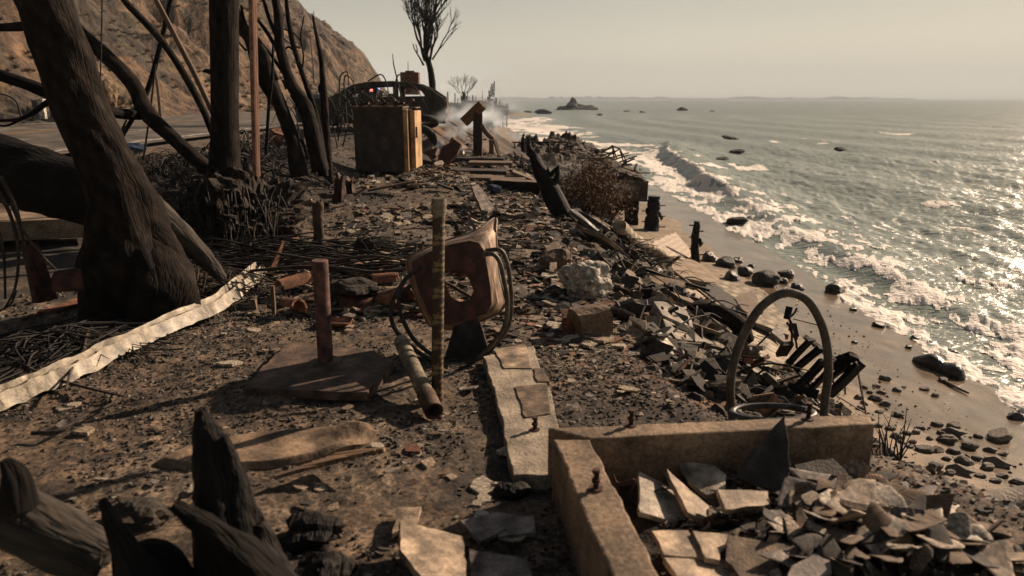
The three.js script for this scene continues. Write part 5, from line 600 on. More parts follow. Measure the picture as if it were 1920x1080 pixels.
{ // plank walk with its dark front step
  const t = thing('plank_walk', 'weathered wide plank walk with a dark step at its sea side', 'walkway', at(900, 330, 16));
  [[800, 318, 950, 322, 16.4, 10], [815, 330, 985, 336, 15.6, 10], [830, 342, 930, 347, 15, 9], [880, 305, 960, 306, 17.6, 9], [850, 297, 945, 298, 18.6, 8], [960, 322, 1000, 338, 15.9, 9]].forEach(([x0, y0, x1, y1, d, w], i) => partW('plank', bar(at(x0, y0, d), at(x1, y1, d), 0.62, 0.07, { lump: 0.12, seed: i + 3, nseg: 10 }), i % 2 ? M.plankOld : M.plankDark, t));
  partW('step_face', bar(at(925, 352, 14.6), at(1012, 357, 14.6), 0.1, 0.3, { lump: 0.12, seed: 5, nseg: 10 }), M.charBrown, t); partW('step_top', bar(at(920, 338, 14.9), at(1012, 343, 14.9), 0.5, 0.06, { lump: 0.12, seed: 6, nseg: 10 }), M.plankOld, t);
  solo('grey_board', plate([at(884, 350, 12.4), at(897, 344, 12.6), at(926, 388, 11.7), at(915, 398, 11.5), at(903, 392, 11.5)], 0.05, { bevel: 0.004, chip: 0.015 }), M.tileGrey, 'grey broken board leaning in front of the plank walk', 'board');
  const ex = [[640, 330, 632, 395, 12.4, 0.2, 'charred leaning timber block with a split top'], [655, 335, 660, 368, 13, 0.2, 'charred timber block behind the leaning one']]; ex.forEach(([x0, y0, x1, y1, d, w, lb], i) => solo('timber_block', bar(at(x0, y0, d), at(x1, y1, d), w, w * 0.7, { lump: 0.3, seed: i + 8 }), M.rustDark, lb, 'timber'));
  [[665, 366, 690, 350, 12.2, 'plank', 'short pale plank end lying behind the timber blocks'], [690, 357, 780, 340, 13, 'plankOld', 'long thin plank lying across the terrace behind the timber blocks'], [545, 390, 585, 375, 10.3, 'plank', 'short pale stick beside the root mound'], [780, 345, 830, 330, 14, 'plankOld', 'bent plank before the cabinet doors'], [820, 345, 850, 355, 13.2, 'plankDark', 'dark bent plank before the plank walk']].forEach(([x0, y0, x1, y1, d, m, lb], i) => solo('plank_scrap', bar(at(x0, y0, d), at(x1, y1, d), 0.1, 0.04, { lump: 0.15, seed: i + 30 }), M[m], lb, 'plank'));
  const bl = on(925, 362); const o = solo('blue_scrap', rockGeo(77, 0.13, 0.09, 0.1, 0.6, 1, true), M.bluePlastic, 'crumpled blue plastic scrap beside the grey broken board', 'scrap'); o.position.copy(bl).add(V(0, 0.08, 0));
  const o2 = solo('blue_scrap', rockGeo(78, 0.3, 0.12, 0.2, 0.6, 1, true), M.bluePlastic, 'blue plastic litter at the road side behind the huge trunk', 'scrap'); o2.position.copy(at(246, 279, 16)); const o3 = solo('orange_scrap', rockGeo(79, 0.26, 0.16, 0.2, 0.5, 1, true), M.terra, 'orange brown crumpled sheet behind the reddish timber post', 'scrap'); o3.position.copy(at(523, 258, 14.5));
  solo('pale_rail', limb(path([[500, 280], [520, 283], [545, 274]], 14.2), 0.04, { seg: 8, lump: 0.1 }), M.tilePale, 'short pale curved rail under the orange sheet', 'rail');
}
{ // tilted board on a dark post, with rails
  const t = thing('tilted_board_post', 'tan board tilted on top of a dark square post', 'post', at(897, 290, 19)); const d = 19;
  partW('post', bar(at(897, 206, d), at(897, 292, d), 0.2, 0.2, { lump: 0.05, seed: 2 }), M.plankDark, t); partW('board', bar(at(905, 196, d - 0.3), at(870, 229, d + 0.3), 0.26, 0.05, { lump: 0.04, up: V(0.45, 0.5, -0.75), seed: 3 }), M.plank, t); partW('bracket', bar(at(889, 215, d), at(889, 290, d), 0.05, 0.05, { lump: 0.1, seed: 4 }), M.rust, t);
  const r = thing('broken_handrail', 'curved broken wooden handrail beside the dark post', 'handrail', at(922, 290, 18.6)); partW('rail', limb(path([[903, 234], [910, 246], [917, 254], [925, 261]], 18.8), [0.07, 0.065, 0.065, 0.06], { seg: 6, lump: 0.08, seed: 4 }), M.plankOld, r); partW('baluster', bar(at(921, 262, 18.6), at(921, 288, 18.6), 0.12, 0.12, { lump: 0.1, seed: 5 }), M.plankOld, r); partW('strut', bar(at(927, 262, 18.6), at(937, 294, 18.4), 0.08, 0.05, { lump: 0.1, seed: 6 }), M.plankOld, r);
}
{ // leaning charred post, brown bush
  const b = at(1085, 455, 11.6), t = thing('charred_post', 'tall black charred post leaning over the slope', 'post', b); partW('post', limb(path([[991, 272], [1003, 300], [1022, 338], [1045, 385], [1075, 440], [1095, 470]], 11.8), rads([7, 20, 30, 40, 42, 40], 11.8), { seg: 12, n: 40, lump: 0.24, freq: 6, seed: 5 }), M.charWood, t);
  for (const [p, w] of [[[[1020, 345], [1038, 322], [1049, 310]], [10, 8, 3]], [[[1028, 350], [1044, 335], [1047, 312]], [16, 12, 4]], [[[1026, 340], [1028, 322], [1027, 312]], [10, 6, 2]]]) partW('splinter', limb(path(p, 11.75), rads(w, 11.8), { seg: 7, lump: 0.3, seed: w[0] }), M.charWood, t);
  const bc = at(1112, 395, 14.5), g = thing('dry_bush', 'scorched brown bush growing on the slope behind the charred post', 'bush', V(bc.x, bc.y - 1, bc.z)), r = rng(66), st = [], lv = [];
  for (let k = 0; k < 120; k++) { const a = r() * 6.283, q = r(), e = V(Math.cos(a) * 0.75 * q, -0.2 + 0.95 * r() * (1 - q * 0.4), Math.sin(a) * 0.9 * q); st.push(limb([V((r() - 0.5) * 0.3, -1, (r() - 0.5) * 0.3), V(e.x * 0.5, (e.y - 1) * 0.4, e.z * 0.5), e], [0.016, 0.01, 0.004], { seg: 4, n: 5, seed: k })); for (let j = 0; j < 46; j++) { const c = e.clone().multiplyScalar(0.5 + 0.55 * r()).add(V((r() - 0.5) * 0.42, (r() - 0.5) * 0.42, (r() - 0.5) * 0.42)), u = V(r() - 0.5, r() - 0.5, r() - 0.5).normalize().multiplyScalar(0.014 + 0.02 * r()), w = V(r() - 0.5, r() - 0.5, r() - 0.5).normalize().multiplyScalar(0.025 + 0.02 * r()); lv.push(...c.clone().sub(u).toArray(), ...c.clone().add(u).toArray(), ...c.clone().add(w).toArray()); } }
  const mv = (q) => { q.translate(0, 1, 0); return q; }; g.scale.set(1.15, 1.2, 1.15); part('stems', mv(merge(st)), M.twig, g); part('foliage', mv(fromTris(lv, lv.map((_, i) => i).slice(0, lv.length / 3))), mat([0.115, 0.062, 0.03], 1), g);
}
{ // burnt house platform on pillars at the water's edge
  const t = thing('ruined_house', 'collapsed burnt house platform on concrete pillars above the surf', 'ruin', at(1188, 432, 29)), y0 = -1.25;
  const top = [V(0.3, y0, -29.3), V(5.25, y0, -29), V(5.5, y0, -33), V(4.6, y0 + 0.2, -44), V(-0.3, y0 + 0.3, -45)]; partW('deck', plate(top, 0.75, { bevel: 0.03, chip: 0.12, seed: 3 }), M.concreteDark, t);
  for (const [x, d] of [[4.75, 29.6], [3.9, 31.5], [4.9, 34], [4.4, 39]]) partW('pillar', bar(V(x, y0 - 0.7, -d), V(x, -3.9, -d), 0.48, 0.5, { lump: 0.12, seed: x * 3, nseg: 8 }), M.charBrown, t);
  partW('retaining_wall', plate([V(0.4, y0 - 0.75, -29.8), V(3.6, y0 - 0.75, -29.8), V(3.4, -3.6, -29.6), V(0.4, -3.2, -29.6)], 0.2, { chip: 0.08 }), M.concreteDark, t);
  const r = rng(90); for (let k = 0; k < 120; k++) { const x = r() * 5, d = 29.3 + r() * 13, a = V(x, y0 + 0.1 + (0.35 + 0.75 * r()) * (1 - Math.abs(x - 2.4) / 3.2), -d), v = V((r() - 0.5) * 1.6, (r() - 0.4) * 0.5, (r() - 0.5) * 1.6); partW('debris', bar(a, a.clone().add(v), 0.08 + 0.22 * r(), 0.05, { lump: 0.25, seed: k }), [M.plankOld, M.charBrown, M.rust, M.plankDark, M.tileGrey][k % 5], t); }
  const pile = []; const idx = [], N = 90; for (let i = 0; i <= N; i++) for (let j = 0; j <= N; j++) { const u = i / N, v = j / N, x = lerp(-0.4, 5.2, u), d = lerp(29.1, 44, v), hgt = Math.sin(Math.PI * clamp(u * 1.02)) ** 0.7 * (0.55 + 0.5 * v); pile.push(x, y0 + 0.02 + Math.max(0, hgt * (0.75 + 0.9 * fbm(x * 1.1, d * 0.7, 0, 4)) + 0.36 * fbm(x * 5, d * 4, 0, 4) * hgt), -d); if (i && j) { const a = i * (N + 1) + j; idx.push(a - N - 2, a - N - 1, a - 1, a - N - 1, a, a - 1); } } partW('debris_pile', boxUV(fromTris(pile, idx).toNonIndexed()), mat([0.11, 0.085, 0.06], 0.95, 'hill', 4, 'rough', 0.15), t);
  const f = thing('bent_metal_frame', 'bent thin metal frame standing on the ruined deck', 'metal frame', at(1150, 300, 32)); [[1128, 287, 1148, 273], [1148, 273, 1162, 279], [1162, 279, 1176, 305], [1148, 273, 1156, 296], [1138, 294, 1162, 279], [1148, 273, 1152, 300], [1162, 280, 1170, 306]].forEach((q) => partW('bar', tube([at(q[0], q[1], 32), at(q[2], q[3], 32)], 0.03, 6), M.rustDark, f));
  const rl = thing('deck_railing', 'thin metal deck railing bent over the smoking ruin', 'railing', at(1030, 288, 34)); [[960, 267, 1065, 266], [1065, 266, 1066, 289], [1029, 267, 1030, 294], [1022, 284, 1095, 269], [1060, 276, 1064, 289], [965, 267, 966, 285]].forEach((q) => partW('bar', tube([at(q[0], q[1], 34), at(q[2], q[3], 34)], 0.035, 6), M.rustDark, rl));
  for (const [x, y0p, y1p, lb] of [[981, 250, 272, 'thin pointed burnt tree left of the railing end'], [992, 252, 272, 'second pointed burnt tree beside the railing'], [999, 265, 282, 'shortest pointed burnt tree beside the railing']]) { const q = thing('burnt_conifer', lb, 'tree', at(x, y1p, 33)); partW('trunk', limb([at(x, y1p + 22, 33), at(x - 0.5, (y0p + y1p) / 2, 33), at(x + 1, y0p, 33)], [0.1, 0.08, 0.015], { seg: 8, lump: 0.3, freq: 6, seed: x }), M.char, q); const rr2 = rng(x); for (let k = 0; k < 9; k++) { const a = at(x, lerp(y0p + 3, y1p + 8, k / 9), 33), an = rr2() * 6.28, L = 0.06 + 0.02 * k; partW('branch', limb([a, a.clone().add(V(Math.cos(an) * L, 0.05, Math.sin(an) * L)), a.clone().add(V(Math.cos(an) * L * 1.6, -0.02, Math.sin(an) * L * 1.6))], [0.02, 0.014, 0.005], { seg: 4, n: 4 }), M.char, q); } }
  const bu = [[1225, 368, 440, 25, 28.5, 'ragged charred timber pile standing alone by the ruin'], [1305, 415, 492, 15, 22.5, 'thin charred post studded with bolts at the beach edge']]; bu.forEach(([x, ya, yb, w, d, lb], i) => { const q = thing('charred_pile', lb, 'post', at(x, yb, d)); partW('post', limb(path([[x + 2, ya], [x, ya + 20], [x - 2, (ya + yb) / 2], [x - 4 + i * 4, yb + 6]], d), rads([w * 0.8, w, w, w * 1.15], d), { seg: 10, n: 30, lump: 0.25, freq: 6, seed: x, jag: 0.2 }), M.charWood, q); for (let k = 0; k < 6; k++) { const yy = lerp(ya + 8, yb - 14, k / 5), a = at(x, yy, d), s = k % 2 ? 1 : -1; partW('bolt', tube([a, a.clone().add(V(s * (w * 0.9) * mpp(d), 0.02, 0.05))], 0.022, 6), M.rustDark, q); } partW('bracket', bar(at(x + w * 0.4, (ya + yb) / 2 - 6, d), at(x + w * 0.65, (ya + yb) / 2 + 6, d), 0.12, 0.12, { lump: 0.3 }), M.charWood, q); if (i) partW('ring', (() => { const g = new THREE.TorusGeometry(0.09, 0.02, 8, 18); g.scale(0.7, 1.3, 1); const p = at(1307, 425, d); g.translate(p.x, p.y, p.z + 0.1); return boxUV(g); })(), M.rustDark, q); });
}
// ================================================================ things lying on the slope
{
  const up = (p, h) => V(p.x, p.y + h, p.z), onp = (list, h = 0.1) => list.map(([x, y]) => up(on(x, y), h));
  const slabs = [[[[1300, 520], [1400, 545], [1475, 600], [1478, 640], [1400, 610], [1330, 570]], 0.13, 'slabSun', 'large sunlit broken roof slab lying on the slope'], [[[1270, 545], [1320, 560], [1390, 610], [1370, 640], [1290, 590]], 0.12, 'slabSun', 'sunlit broken slab beside the larger roof slab'], [[[1385, 625], [1450, 640], [1480, 690], [1430, 700]], 0.12, 'slabSun', 'lowest sunlit slab above the burnt frame'], [[[1200, 470], [1260, 450], [1310, 480], [1270, 505]], 0.16, 'tile', 'tan slab tilted behind the log'], [[[1330, 540], [1390, 580], [1370, 600], [1320, 560]], 0.2, 'tileDark', 'dark sheet lying across the sunlit slabs'], [[[1375, 575], [1410, 560], [1430, 600], [1400, 610]], 0.22, 'plankOld', 'ribbed wooden panel on the sunlit slabs'], [[[1445, 640], [1460, 620], [1475, 665]], 0.2, 'tileGrey', 'small grey panel at the end of the slabs'], [[[1270, 480], [1350, 520], [1340, 545], [1255, 520]], 0.12, 'concrete', 'flat concrete slab below the thin bolted post'], [[[1020, 480], [1045, 470], [1052, 505], [1030, 520]], 0.12, 'tileBrown', 'brown slab leaning behind the barrow'], [[[1225, 590], [1285, 600], [1300, 640], [1240, 620]], 0.14, 'rockPale', 'grey stone step half buried in the slope'], [[[1240, 620], [1330, 650], [1340, 668], [1250, 650]], 0.1, 'rockPale', 'lower grey stone step half buried in the slope']];
  slabs.forEach(([p, h, m, lb], i) => solo('broken_slab', plate(onp(p, h), 0.09, { bevel: 0.008, chip: 0.05, seed: i }), M[m], lb, 'slab'));
  const g1 = thing('pale_log', 'smooth pale log lying on the slope towards the beach', 'log', on(1205, 480)); partW('log', limb([up(on(1160, 462), 0.35), up(on(1205, 482), 0.3), up(on(1245, 500), 0.25)], [0.11, 0.13, 0.12], { seg: 16, lump: 0.16, seed: 4 }), M.slabSun, g1);
  const wr = on(1100, 555), w = solo('plaster_rock', rockGeo(15, 0.22, 0.17, 0.2, 0.75, 12, true), M.rockWhite, 'rough white plaster boulder on the terrace edge', 'boulder'); w.position.copy(wr).add(V(0, 0.12, 0));
  const ob = on(1045, 505), w2 = solo('orange_stone', rockGeo(16, 0.17, 0.12, 0.15, 0.5, 2, true), M.plankOld, 'brown stone behind the barrow handles', 'boulder'); w2.position.copy(ob).add(V(0, 0.1, 0));
  const bk = on(1103, 625), t = thing('concrete_block', 'square tan concrete block on the terrace edge', 'block', bk); part('block', bar(V(-0.1, 0.08, 0.02), V(0.15, 0.12, -0.05), 0.2, 0.2, { lump: 0.1, seed: 2 }), M.concrete, t); const t2 = thing('brick_block', 'broken brown brick lump beside the square concrete block', 'brick', on(1078, 618)); part('brick', bar(V(-0.08, 0.06, 0), V(0.1, 0.07, 0.04), 0.15, 0.12, { lump: 0.25, seed: 4 }), M.brick, t2);
  const bars = [[1258, 535, 1310, 665, 8.4, 0.07, 'charWood', 'black charred beam standing on the slope'], [1195, 575, 1205, 620, 7.4, 0.1, 'plankOld', 'split plank end standing at the terrace edge'], [1212, 560, 1218, 625, 7.6, 0.06, 'charWood', 'black stake beside the split plank end'], [1128, 580, 1190, 622, 7.2, 0.035, 'plankOld', 'thin batten lying across the terrace edge'], [1055, 520, 1100, 555, 8, 0.04, 'plank', 'thin batten leaning on the plaster boulder'], [1070, 395, 1120, 435, 10.8, 0.09, 'hoseBlue', 'grey blue board lying beside the charred post'], [1100, 470, 1330, 545, 9.8, 0.05, 'charWood', 'long black pole lying down the slope'], [1180, 520, 1400, 590, 9.0, 0.035, 'charWood', 'thin black pole lying across the sunlit slabs'], [1265, 510, 1330, 560, 12, 0.05, 'plankOld', 'pale timber below the thin bolted post'], [1250, 500, 1275, 480, 16, 0.08, 'plankOld', 'short timber propped on the thin bolted post'], [1275, 610, 1345, 680, 7.6, 0.12, 'charWood', 'thick charred beam above the orange earth']];
  bars.forEach(([x0, y0, x1, y1, d, w3, m, lb], i) => solo('slope_timber', bar(at(x0, y0, d), at(x1, y1, d - 0.2), w3, w3 * 0.7, { lump: 0.15, seed: i + 3, nseg: 8 }), M[m], lb, 'timber'));
  solo('bent_trim', limb(path([[1172, 625], [1205, 628], [1230, 637], [1252, 650]], 6.6), 0.014, { seg: 6, lump: 0.05 }), M.tilePale, 'pale curved strip of trim at the terrace edge', 'trim'); solo('arched_sheet', limb(path([[1250, 590], [1290, 578], [1340, 582], [1385, 610], [1400, 640]], 8.2), [0.05, 0.07, 0.09, 0.12, 0.1], { seg: 8, lump: 0.2, seed: 9 }), M.charBrown, 'dark arched sheet bent over the slope', 'sheet');
}
{ // burnt slatted frames below the arch
  const S = 4.155, q = (x, y, d = 6.5) => at(1350 + x / S, 540 + y / S, d);
  const A = thing('burnt_slat_frame', 'burnt slatted wooden frame standing inside the view of the arch', 'frame', q(650, 600)), Bf = thing('burnt_slat_frame', 'burnt slatted wooden frame leaning out beyond the arch', 'frame', q(900, 800)), C = thing('charred_crate', 'charred crate boards lying at the foot of the slatted frames', 'crate', q(500, 950));
  const put = (t, nm, list, m = M.charWood) => list.forEach(([a, b, c, d, w, dd], i) => partW(nm, bar(q(a, b, dd ?? 6.5), q(c, d, (dd ?? 6.5) - 0.15), w, w * 0.35, { lump: 0.14, seed: a + i, up: V(0.5, 0.3, 0.8) }), m, t));
  put(A, 'slat', [[540, 580, 710, 400, 0.09], [600, 620, 790, 465, 0.1], [600, 780, 810, 560, 0.11], [700, 800, 850, 640, 0.1]]); put(A, 'crosspiece', [[660, 375, 900, 570, 0.05], [530, 560, 720, 760, 0.05]]);
  put(Bf, 'slat', [[850, 610, 1050, 525, 0.13], [840, 720, 1000, 600, 0.1], [845, 840, 1090, 595, 0.13]]); put(Bf, 'crosspiece', [[1040, 520, 1110, 600, 0.07], [850, 690, 880, 720, 0.05]]);
  put(C, 'board', [[370, 790, 560, 960, 0.11, 6.1], [450, 760, 640, 950, 0.11, 6.15], [280, 820, 470, 980, 0.1, 6.0], [520, 770, 760, 830, 0.08, 6.3]]); put(C, 'crosspiece', [[420, 930, 660, 840, 0.04, 6.0], [360, 780, 500, 760, 0.05, 6.2]], M.plankOld);
  const mis = [[190, 450, 220, 590, 0.09, 'terra', 'orange terracotta scrap among the burnt frames'], [210, 560, 270, 480, 0.1, 'tileGrey', 'grey panel scrap among the burnt frames'], [250, 590, 360, 540, 0.09, 'terraDark', 'dark red scrap among the burnt frames'], [480, 520, 530, 430, 0.1, 'plankDark', 'standing dark board among the burnt frames'], [230, 450, 350, 460, 0.09, 'tilePale', 'pale sheet scrap among the burnt frames'], [240, 500, 390, 350, 0.03, 'charWood', 'thin dark rod slanting among the burnt frames'], [200, 620, 440, 740, 0.12, 'rockPale', 'grey charred log before the burnt frames'], [440, 745, 640, 670, 0.05, 'plankOld', 'grey stick lying on the charred log'], [600, 620, 400, 585, 0.03, 'plankOld', 'pale lath behind the charred log'], [540, 150, 520, 230, 0.06, 'charWood', 'dark block on top of the rebar bundle'], [570, 240, 775, 292, 0.018, 'rust', 'thin rust rod reaching towards the arch'], [580, 280, 600, 380, 0.04, 'plankDark', 'short upright board beside the rebar bundle'], [1075, 650, 1140, 1000, 0.02, 'rustDark', 'thin upright rod at the right of the frames'], [880, 820, 1140, 980, 0.018, 'rust', 'thin rod slanting to the beach'], [975, 720, 975, 830, 0.015, 'rustDark', 'thin short rod beside the leaning frame'], [1075, 650, 980, 715, 0.03, 'rustDark', 'short bent rod top beside the leaning frame']];
  mis.forEach(([a, b, c, d, w, m, lb], i) => solo('frame_scrap', bar(q(a, b, 6.7), q(c, d, 6.6), w, w * 0.5, { lump: 0.15, seed: i + 70 }), M[m], lb, 'scrap'));
  const rb = thing('rebar_bundle', 'bundle of rusty bent rods standing behind the burnt frames', 'rebar', q(570, 440, 7.2)); [[530, 190, 560, 440], [545, 250, 600, 400], [520, 270, 540, 330], [530, 240, 600, 155], [550, 330, 600, 470]].forEach((l) => partW('rod', tube([q(l[0], l[1], 7.2), q((l[0] + l[2]) / 2 + 12, (l[1] + l[3]) / 2, 7.2), q(l[2], l[3], 7.2)], 0.012, 6), M.rustDark, rb));
  const tw = thing('burnt_reeds', 'burnt upright twigs at the far end of the L shaped wall', 'shrub', at(1665, 880, 4.4)), r = rng(9); for (let k = 0; k < 22; k++) { const x = 1630 + r() * 60, y = 865 + r() * 30, L = 30 + r() * 80, w = (r() - 0.5) * 70; partW('stem', limb(path([[x, y], [x + w * 0.3 + (r() - 0.5) * 10, y - L * 0.5], [x + w, y - L]], 4.2 + r() * 0.7), [0.006, 0.005, 0.002], { seg: 5, n: 6, seed: k }), M.twigDark, tw); }
}
// ================================================================ boulders and cobbles on the beach, rocks in the water
{
  const rg = []; for (let k = 0; k < 7; k++) rg.push(rockGeo(200 + k, 1, 1, 1, 0.2, 8, false, 9));
  const put = (name, px, py, w, asp, m, label, group, sea, hgt = 0.55) => { const p = sea ? gp(px, py, SEA) : on(px, py), d = -p.z, s = w / 2 * mpp(d) * (sea ? 0.85 : 1.02), o = solo(name, rg[(px | 0) % 7], m, label, name === 'beach_cobble' ? 'cobble' : 'boulder', group); o.scale.set(s, s * hgt, s * asp); o.position.set(p.x, p.y + s * hgt * 0.35, p.z); o.rotation.set(0.15 * Math.sin(py), px * 1.7 % 1.2 - 0.6, 0.12 * Math.sin(px)); return o; };
  const L = ['highest of the boulders below the ruin', 'broad boulder below the ruin', 'boulder half hidden behind the broad one', 'boulder sunk at the slab edge', 'largest mossy boulder at the surf edge', 'upright dark boulder beside the mossy one', 'small boulder before the upright dark one', 'flat wet boulder beside the mossy one', 'small dark stone near the surf, alone on the wet sand', 'boulder splashed by a breaking wave', 'low stone behind the boulder group'];
  [[1330, 489, 36], [1363, 499, 40], [1396, 515, 34], [1372, 524, 34], [1434, 533, 54], [1474, 519, 32], [1467, 530, 22], [1494, 544, 28], [1408, 502, 16], [1567, 548, 38], [1384, 491, 22]].forEach(([x, y, w], i) => put('mossy_boulder', x, y, w, 0.9, i === 4 || i === 1 ? M.rockMoss : M.rockWet, 'dark ' + L[i], 'boulders at the surf edge', false, 0.75));
  [[1650, 612, 28, 'dark stone in the wash beyond the arch'], [1600, 581, 16, 'flat stone at the foam edge'], [1720, 636, 24, 'dark stone at the foam, beyond the long rock'], [1703, 652, 16, 'small round stone alone on the wet sand'], [1788, 666, 30, 'wet stone half covered by foam'], [1602, 643, 12, 'tiny stone alone on the sand inside the arch view'], [1840, 497, 26, 'reddish rock awash in the glitter'], [1905, 784, 38, 'dark rock at the right edge of the wet sand']].forEach(([x, y, w, lb]) => put('beach_rock', x, y, w, 0.8, M.rockWet, lb, 'stones on the wet sand', y === 497, 0.6));
  const a = on(1716, 675), b = on(1803, 712), lr = thing('long_rock', 'long smooth humped rock lying on the wet sand', 'rock', a.clone().lerp(b, 0.5)); partW('rock', limb([a, a.clone().lerp(b, 0.35).add(V(0, 0.1, 0)), a.clone().lerp(b, 0.6).add(V(0, 0.06, 0)), a.clone().lerp(b, 0.85).add(V(0, 0.07, 0)), b], [0.08, 0.19, 0.15, 0.2, 0.1], { seg: 20, n: 40, lump: 0.14, freq: 1.6, seed: 3 }), M.rockWet, lr);
  solo('driftwood', limb([on(1762, 712), on(1790, 728), on(1816, 740)].map((p) => p.add(V(0, 0.03, 0))), [0.035, 0.03, 0.02], { seg: 8, lump: 0.2 }), M.plankOld, 'thin driftwood stick lying before the long rock', 'driftwood');
  const cob = [[470, 595, 80], [570, 600, 105], [560, 645, 140], [520, 682, 130], [650, 718, 120], [475, 735, 105], [400, 735, 120], [570, 742, 105], [620, 803, 130], [600, 855, 150], [750, 835, 110], [810, 812, 150], [460, 830, 115], [540, 866, 80], [350, 637, 75], [300, 642, 60], [210, 612, 80], [240, 660, 90], [250, 538, 80], [120, 447, 90], [180, 478, 85], [160, 412, 60], [175, 335, 75], [240, 397, 60], [400, 392, 65], [460, 427, 60], [500, 345, 75], [820, 665, 190], [770, 737, 80], [840, 757, 60], [840, 882, 70], [800, 908, 75], [920, 922, 100], [835, 978, 85], [885, 968, 65], [902, 946, 65], [690, 783, 75], [715, 880, 70], [330, 690, 60], [360, 850, 60], [410, 870, 55], [310, 830, 80], [380, 610, 55], [270, 690, 50], [320, 715, 60], [430, 670, 55], [640, 770, 50], [520, 785, 60], [30, 440, 70], [60, 380, 45], [40, 500, 60], [95, 560, 60], [140, 600, 70], [150, 520, 55], [90, 410, 40], [700, 660, 60], [490, 640, 55], [60, 470, 50], [130, 375, 45]];
  cob.forEach(([x, y, w], i) => { const px = 1600 + x / 3, py = 600 + y / 3; put('beach_cobble', px, py, w / 3, 0.62, i % 4 === 1 || w > 140 ? M.rockPale : M.rock, i === 27 ? 'long pale slab of rock at the outer edge of the cobbles' : i === 9 ? 'largest pale cobble in the middle of the cobbles' : i === 26 ? 'cobble lying in front of the driftwood stick' : i === 18 ? 'upright pointed stone above the cobbles' : py < 762 ? 'rounded grey cobble, one of those scattered above the dense patch' : px > 1850 ? 'rounded grey cobble, one of those at the right edge' : px < 1700 ? 'rounded grey cobble, one of those nearest the burnt twigs' : `${w > 110 ? 'large' : w > 70 ? 'middling' : 'small'} rounded cobble in the ${py < 830 ? 'upper' : py < 862 ? 'middle' : 'lower'} part of the dense patch, ${px < 1775 ? 'landward' : 'seaward'} half`, 'cobbles on the beach', false, 0.5); });
  const wr = [[1355, 303, 30, 0.6, 'round dark rock standing in the sea, nearest of the group'], [1383, 285, 34, 0.3, 'low dark rock in the sea behind the round one'], [1368, 260, 44, 0.22, 'flat rock awash, farthest of the group in the bay'], [1576, 281, 28, 0.35, 'single dark rock far out in the sea'], [1281, 208, 34, 0.35, 'low rock near the horizon, alone'], [1378, 420, 56, 0.42, 'jagged dark rock in the surf'], [1335, 209, 10, 0.3, 'tiny rock near the horizon'], [1018, 213, 40, 0.35, 'dark reef rock left of the far islet'], [1125, 216, 14, 0.4, 'small reef rock right of the far islet'], [1175, 210, 16, 0.3, 'small flat reef rock beyond the breaker'], [1205, 211, 14, 0.3, 'smallest reef rock beyond the breaker'], [990, 211, 20, 0.3, 'low reef rock by the sand spit']];
  wr.forEach(([x, y, w, h, lb]) => put('sea_rock', x, y, w, 0.8, M.rockFar, lb, 'rocks in the sea', true, h));
  const is = gp(1080, 206, SEA), it = thing('rock_islet', 'pointed rocky islet far out in the bay', 'islet', is), m = mpp(-is.z); [[0, 36, 8], [-8, 12, 18], [-2, 16, 11], [20, 16, 7], [30, 7, 7], [-28, 8, 6], [8, 14, 9]].forEach(([x, w, h], i) => { const g = rockGeo(300 + i, w * m, h * m, w * m * 0.7, 0.5, 9, true); g.translate(x * m, 0, (i % 3) * 1.5); part('rock', g, M.rockFar, it); });
}
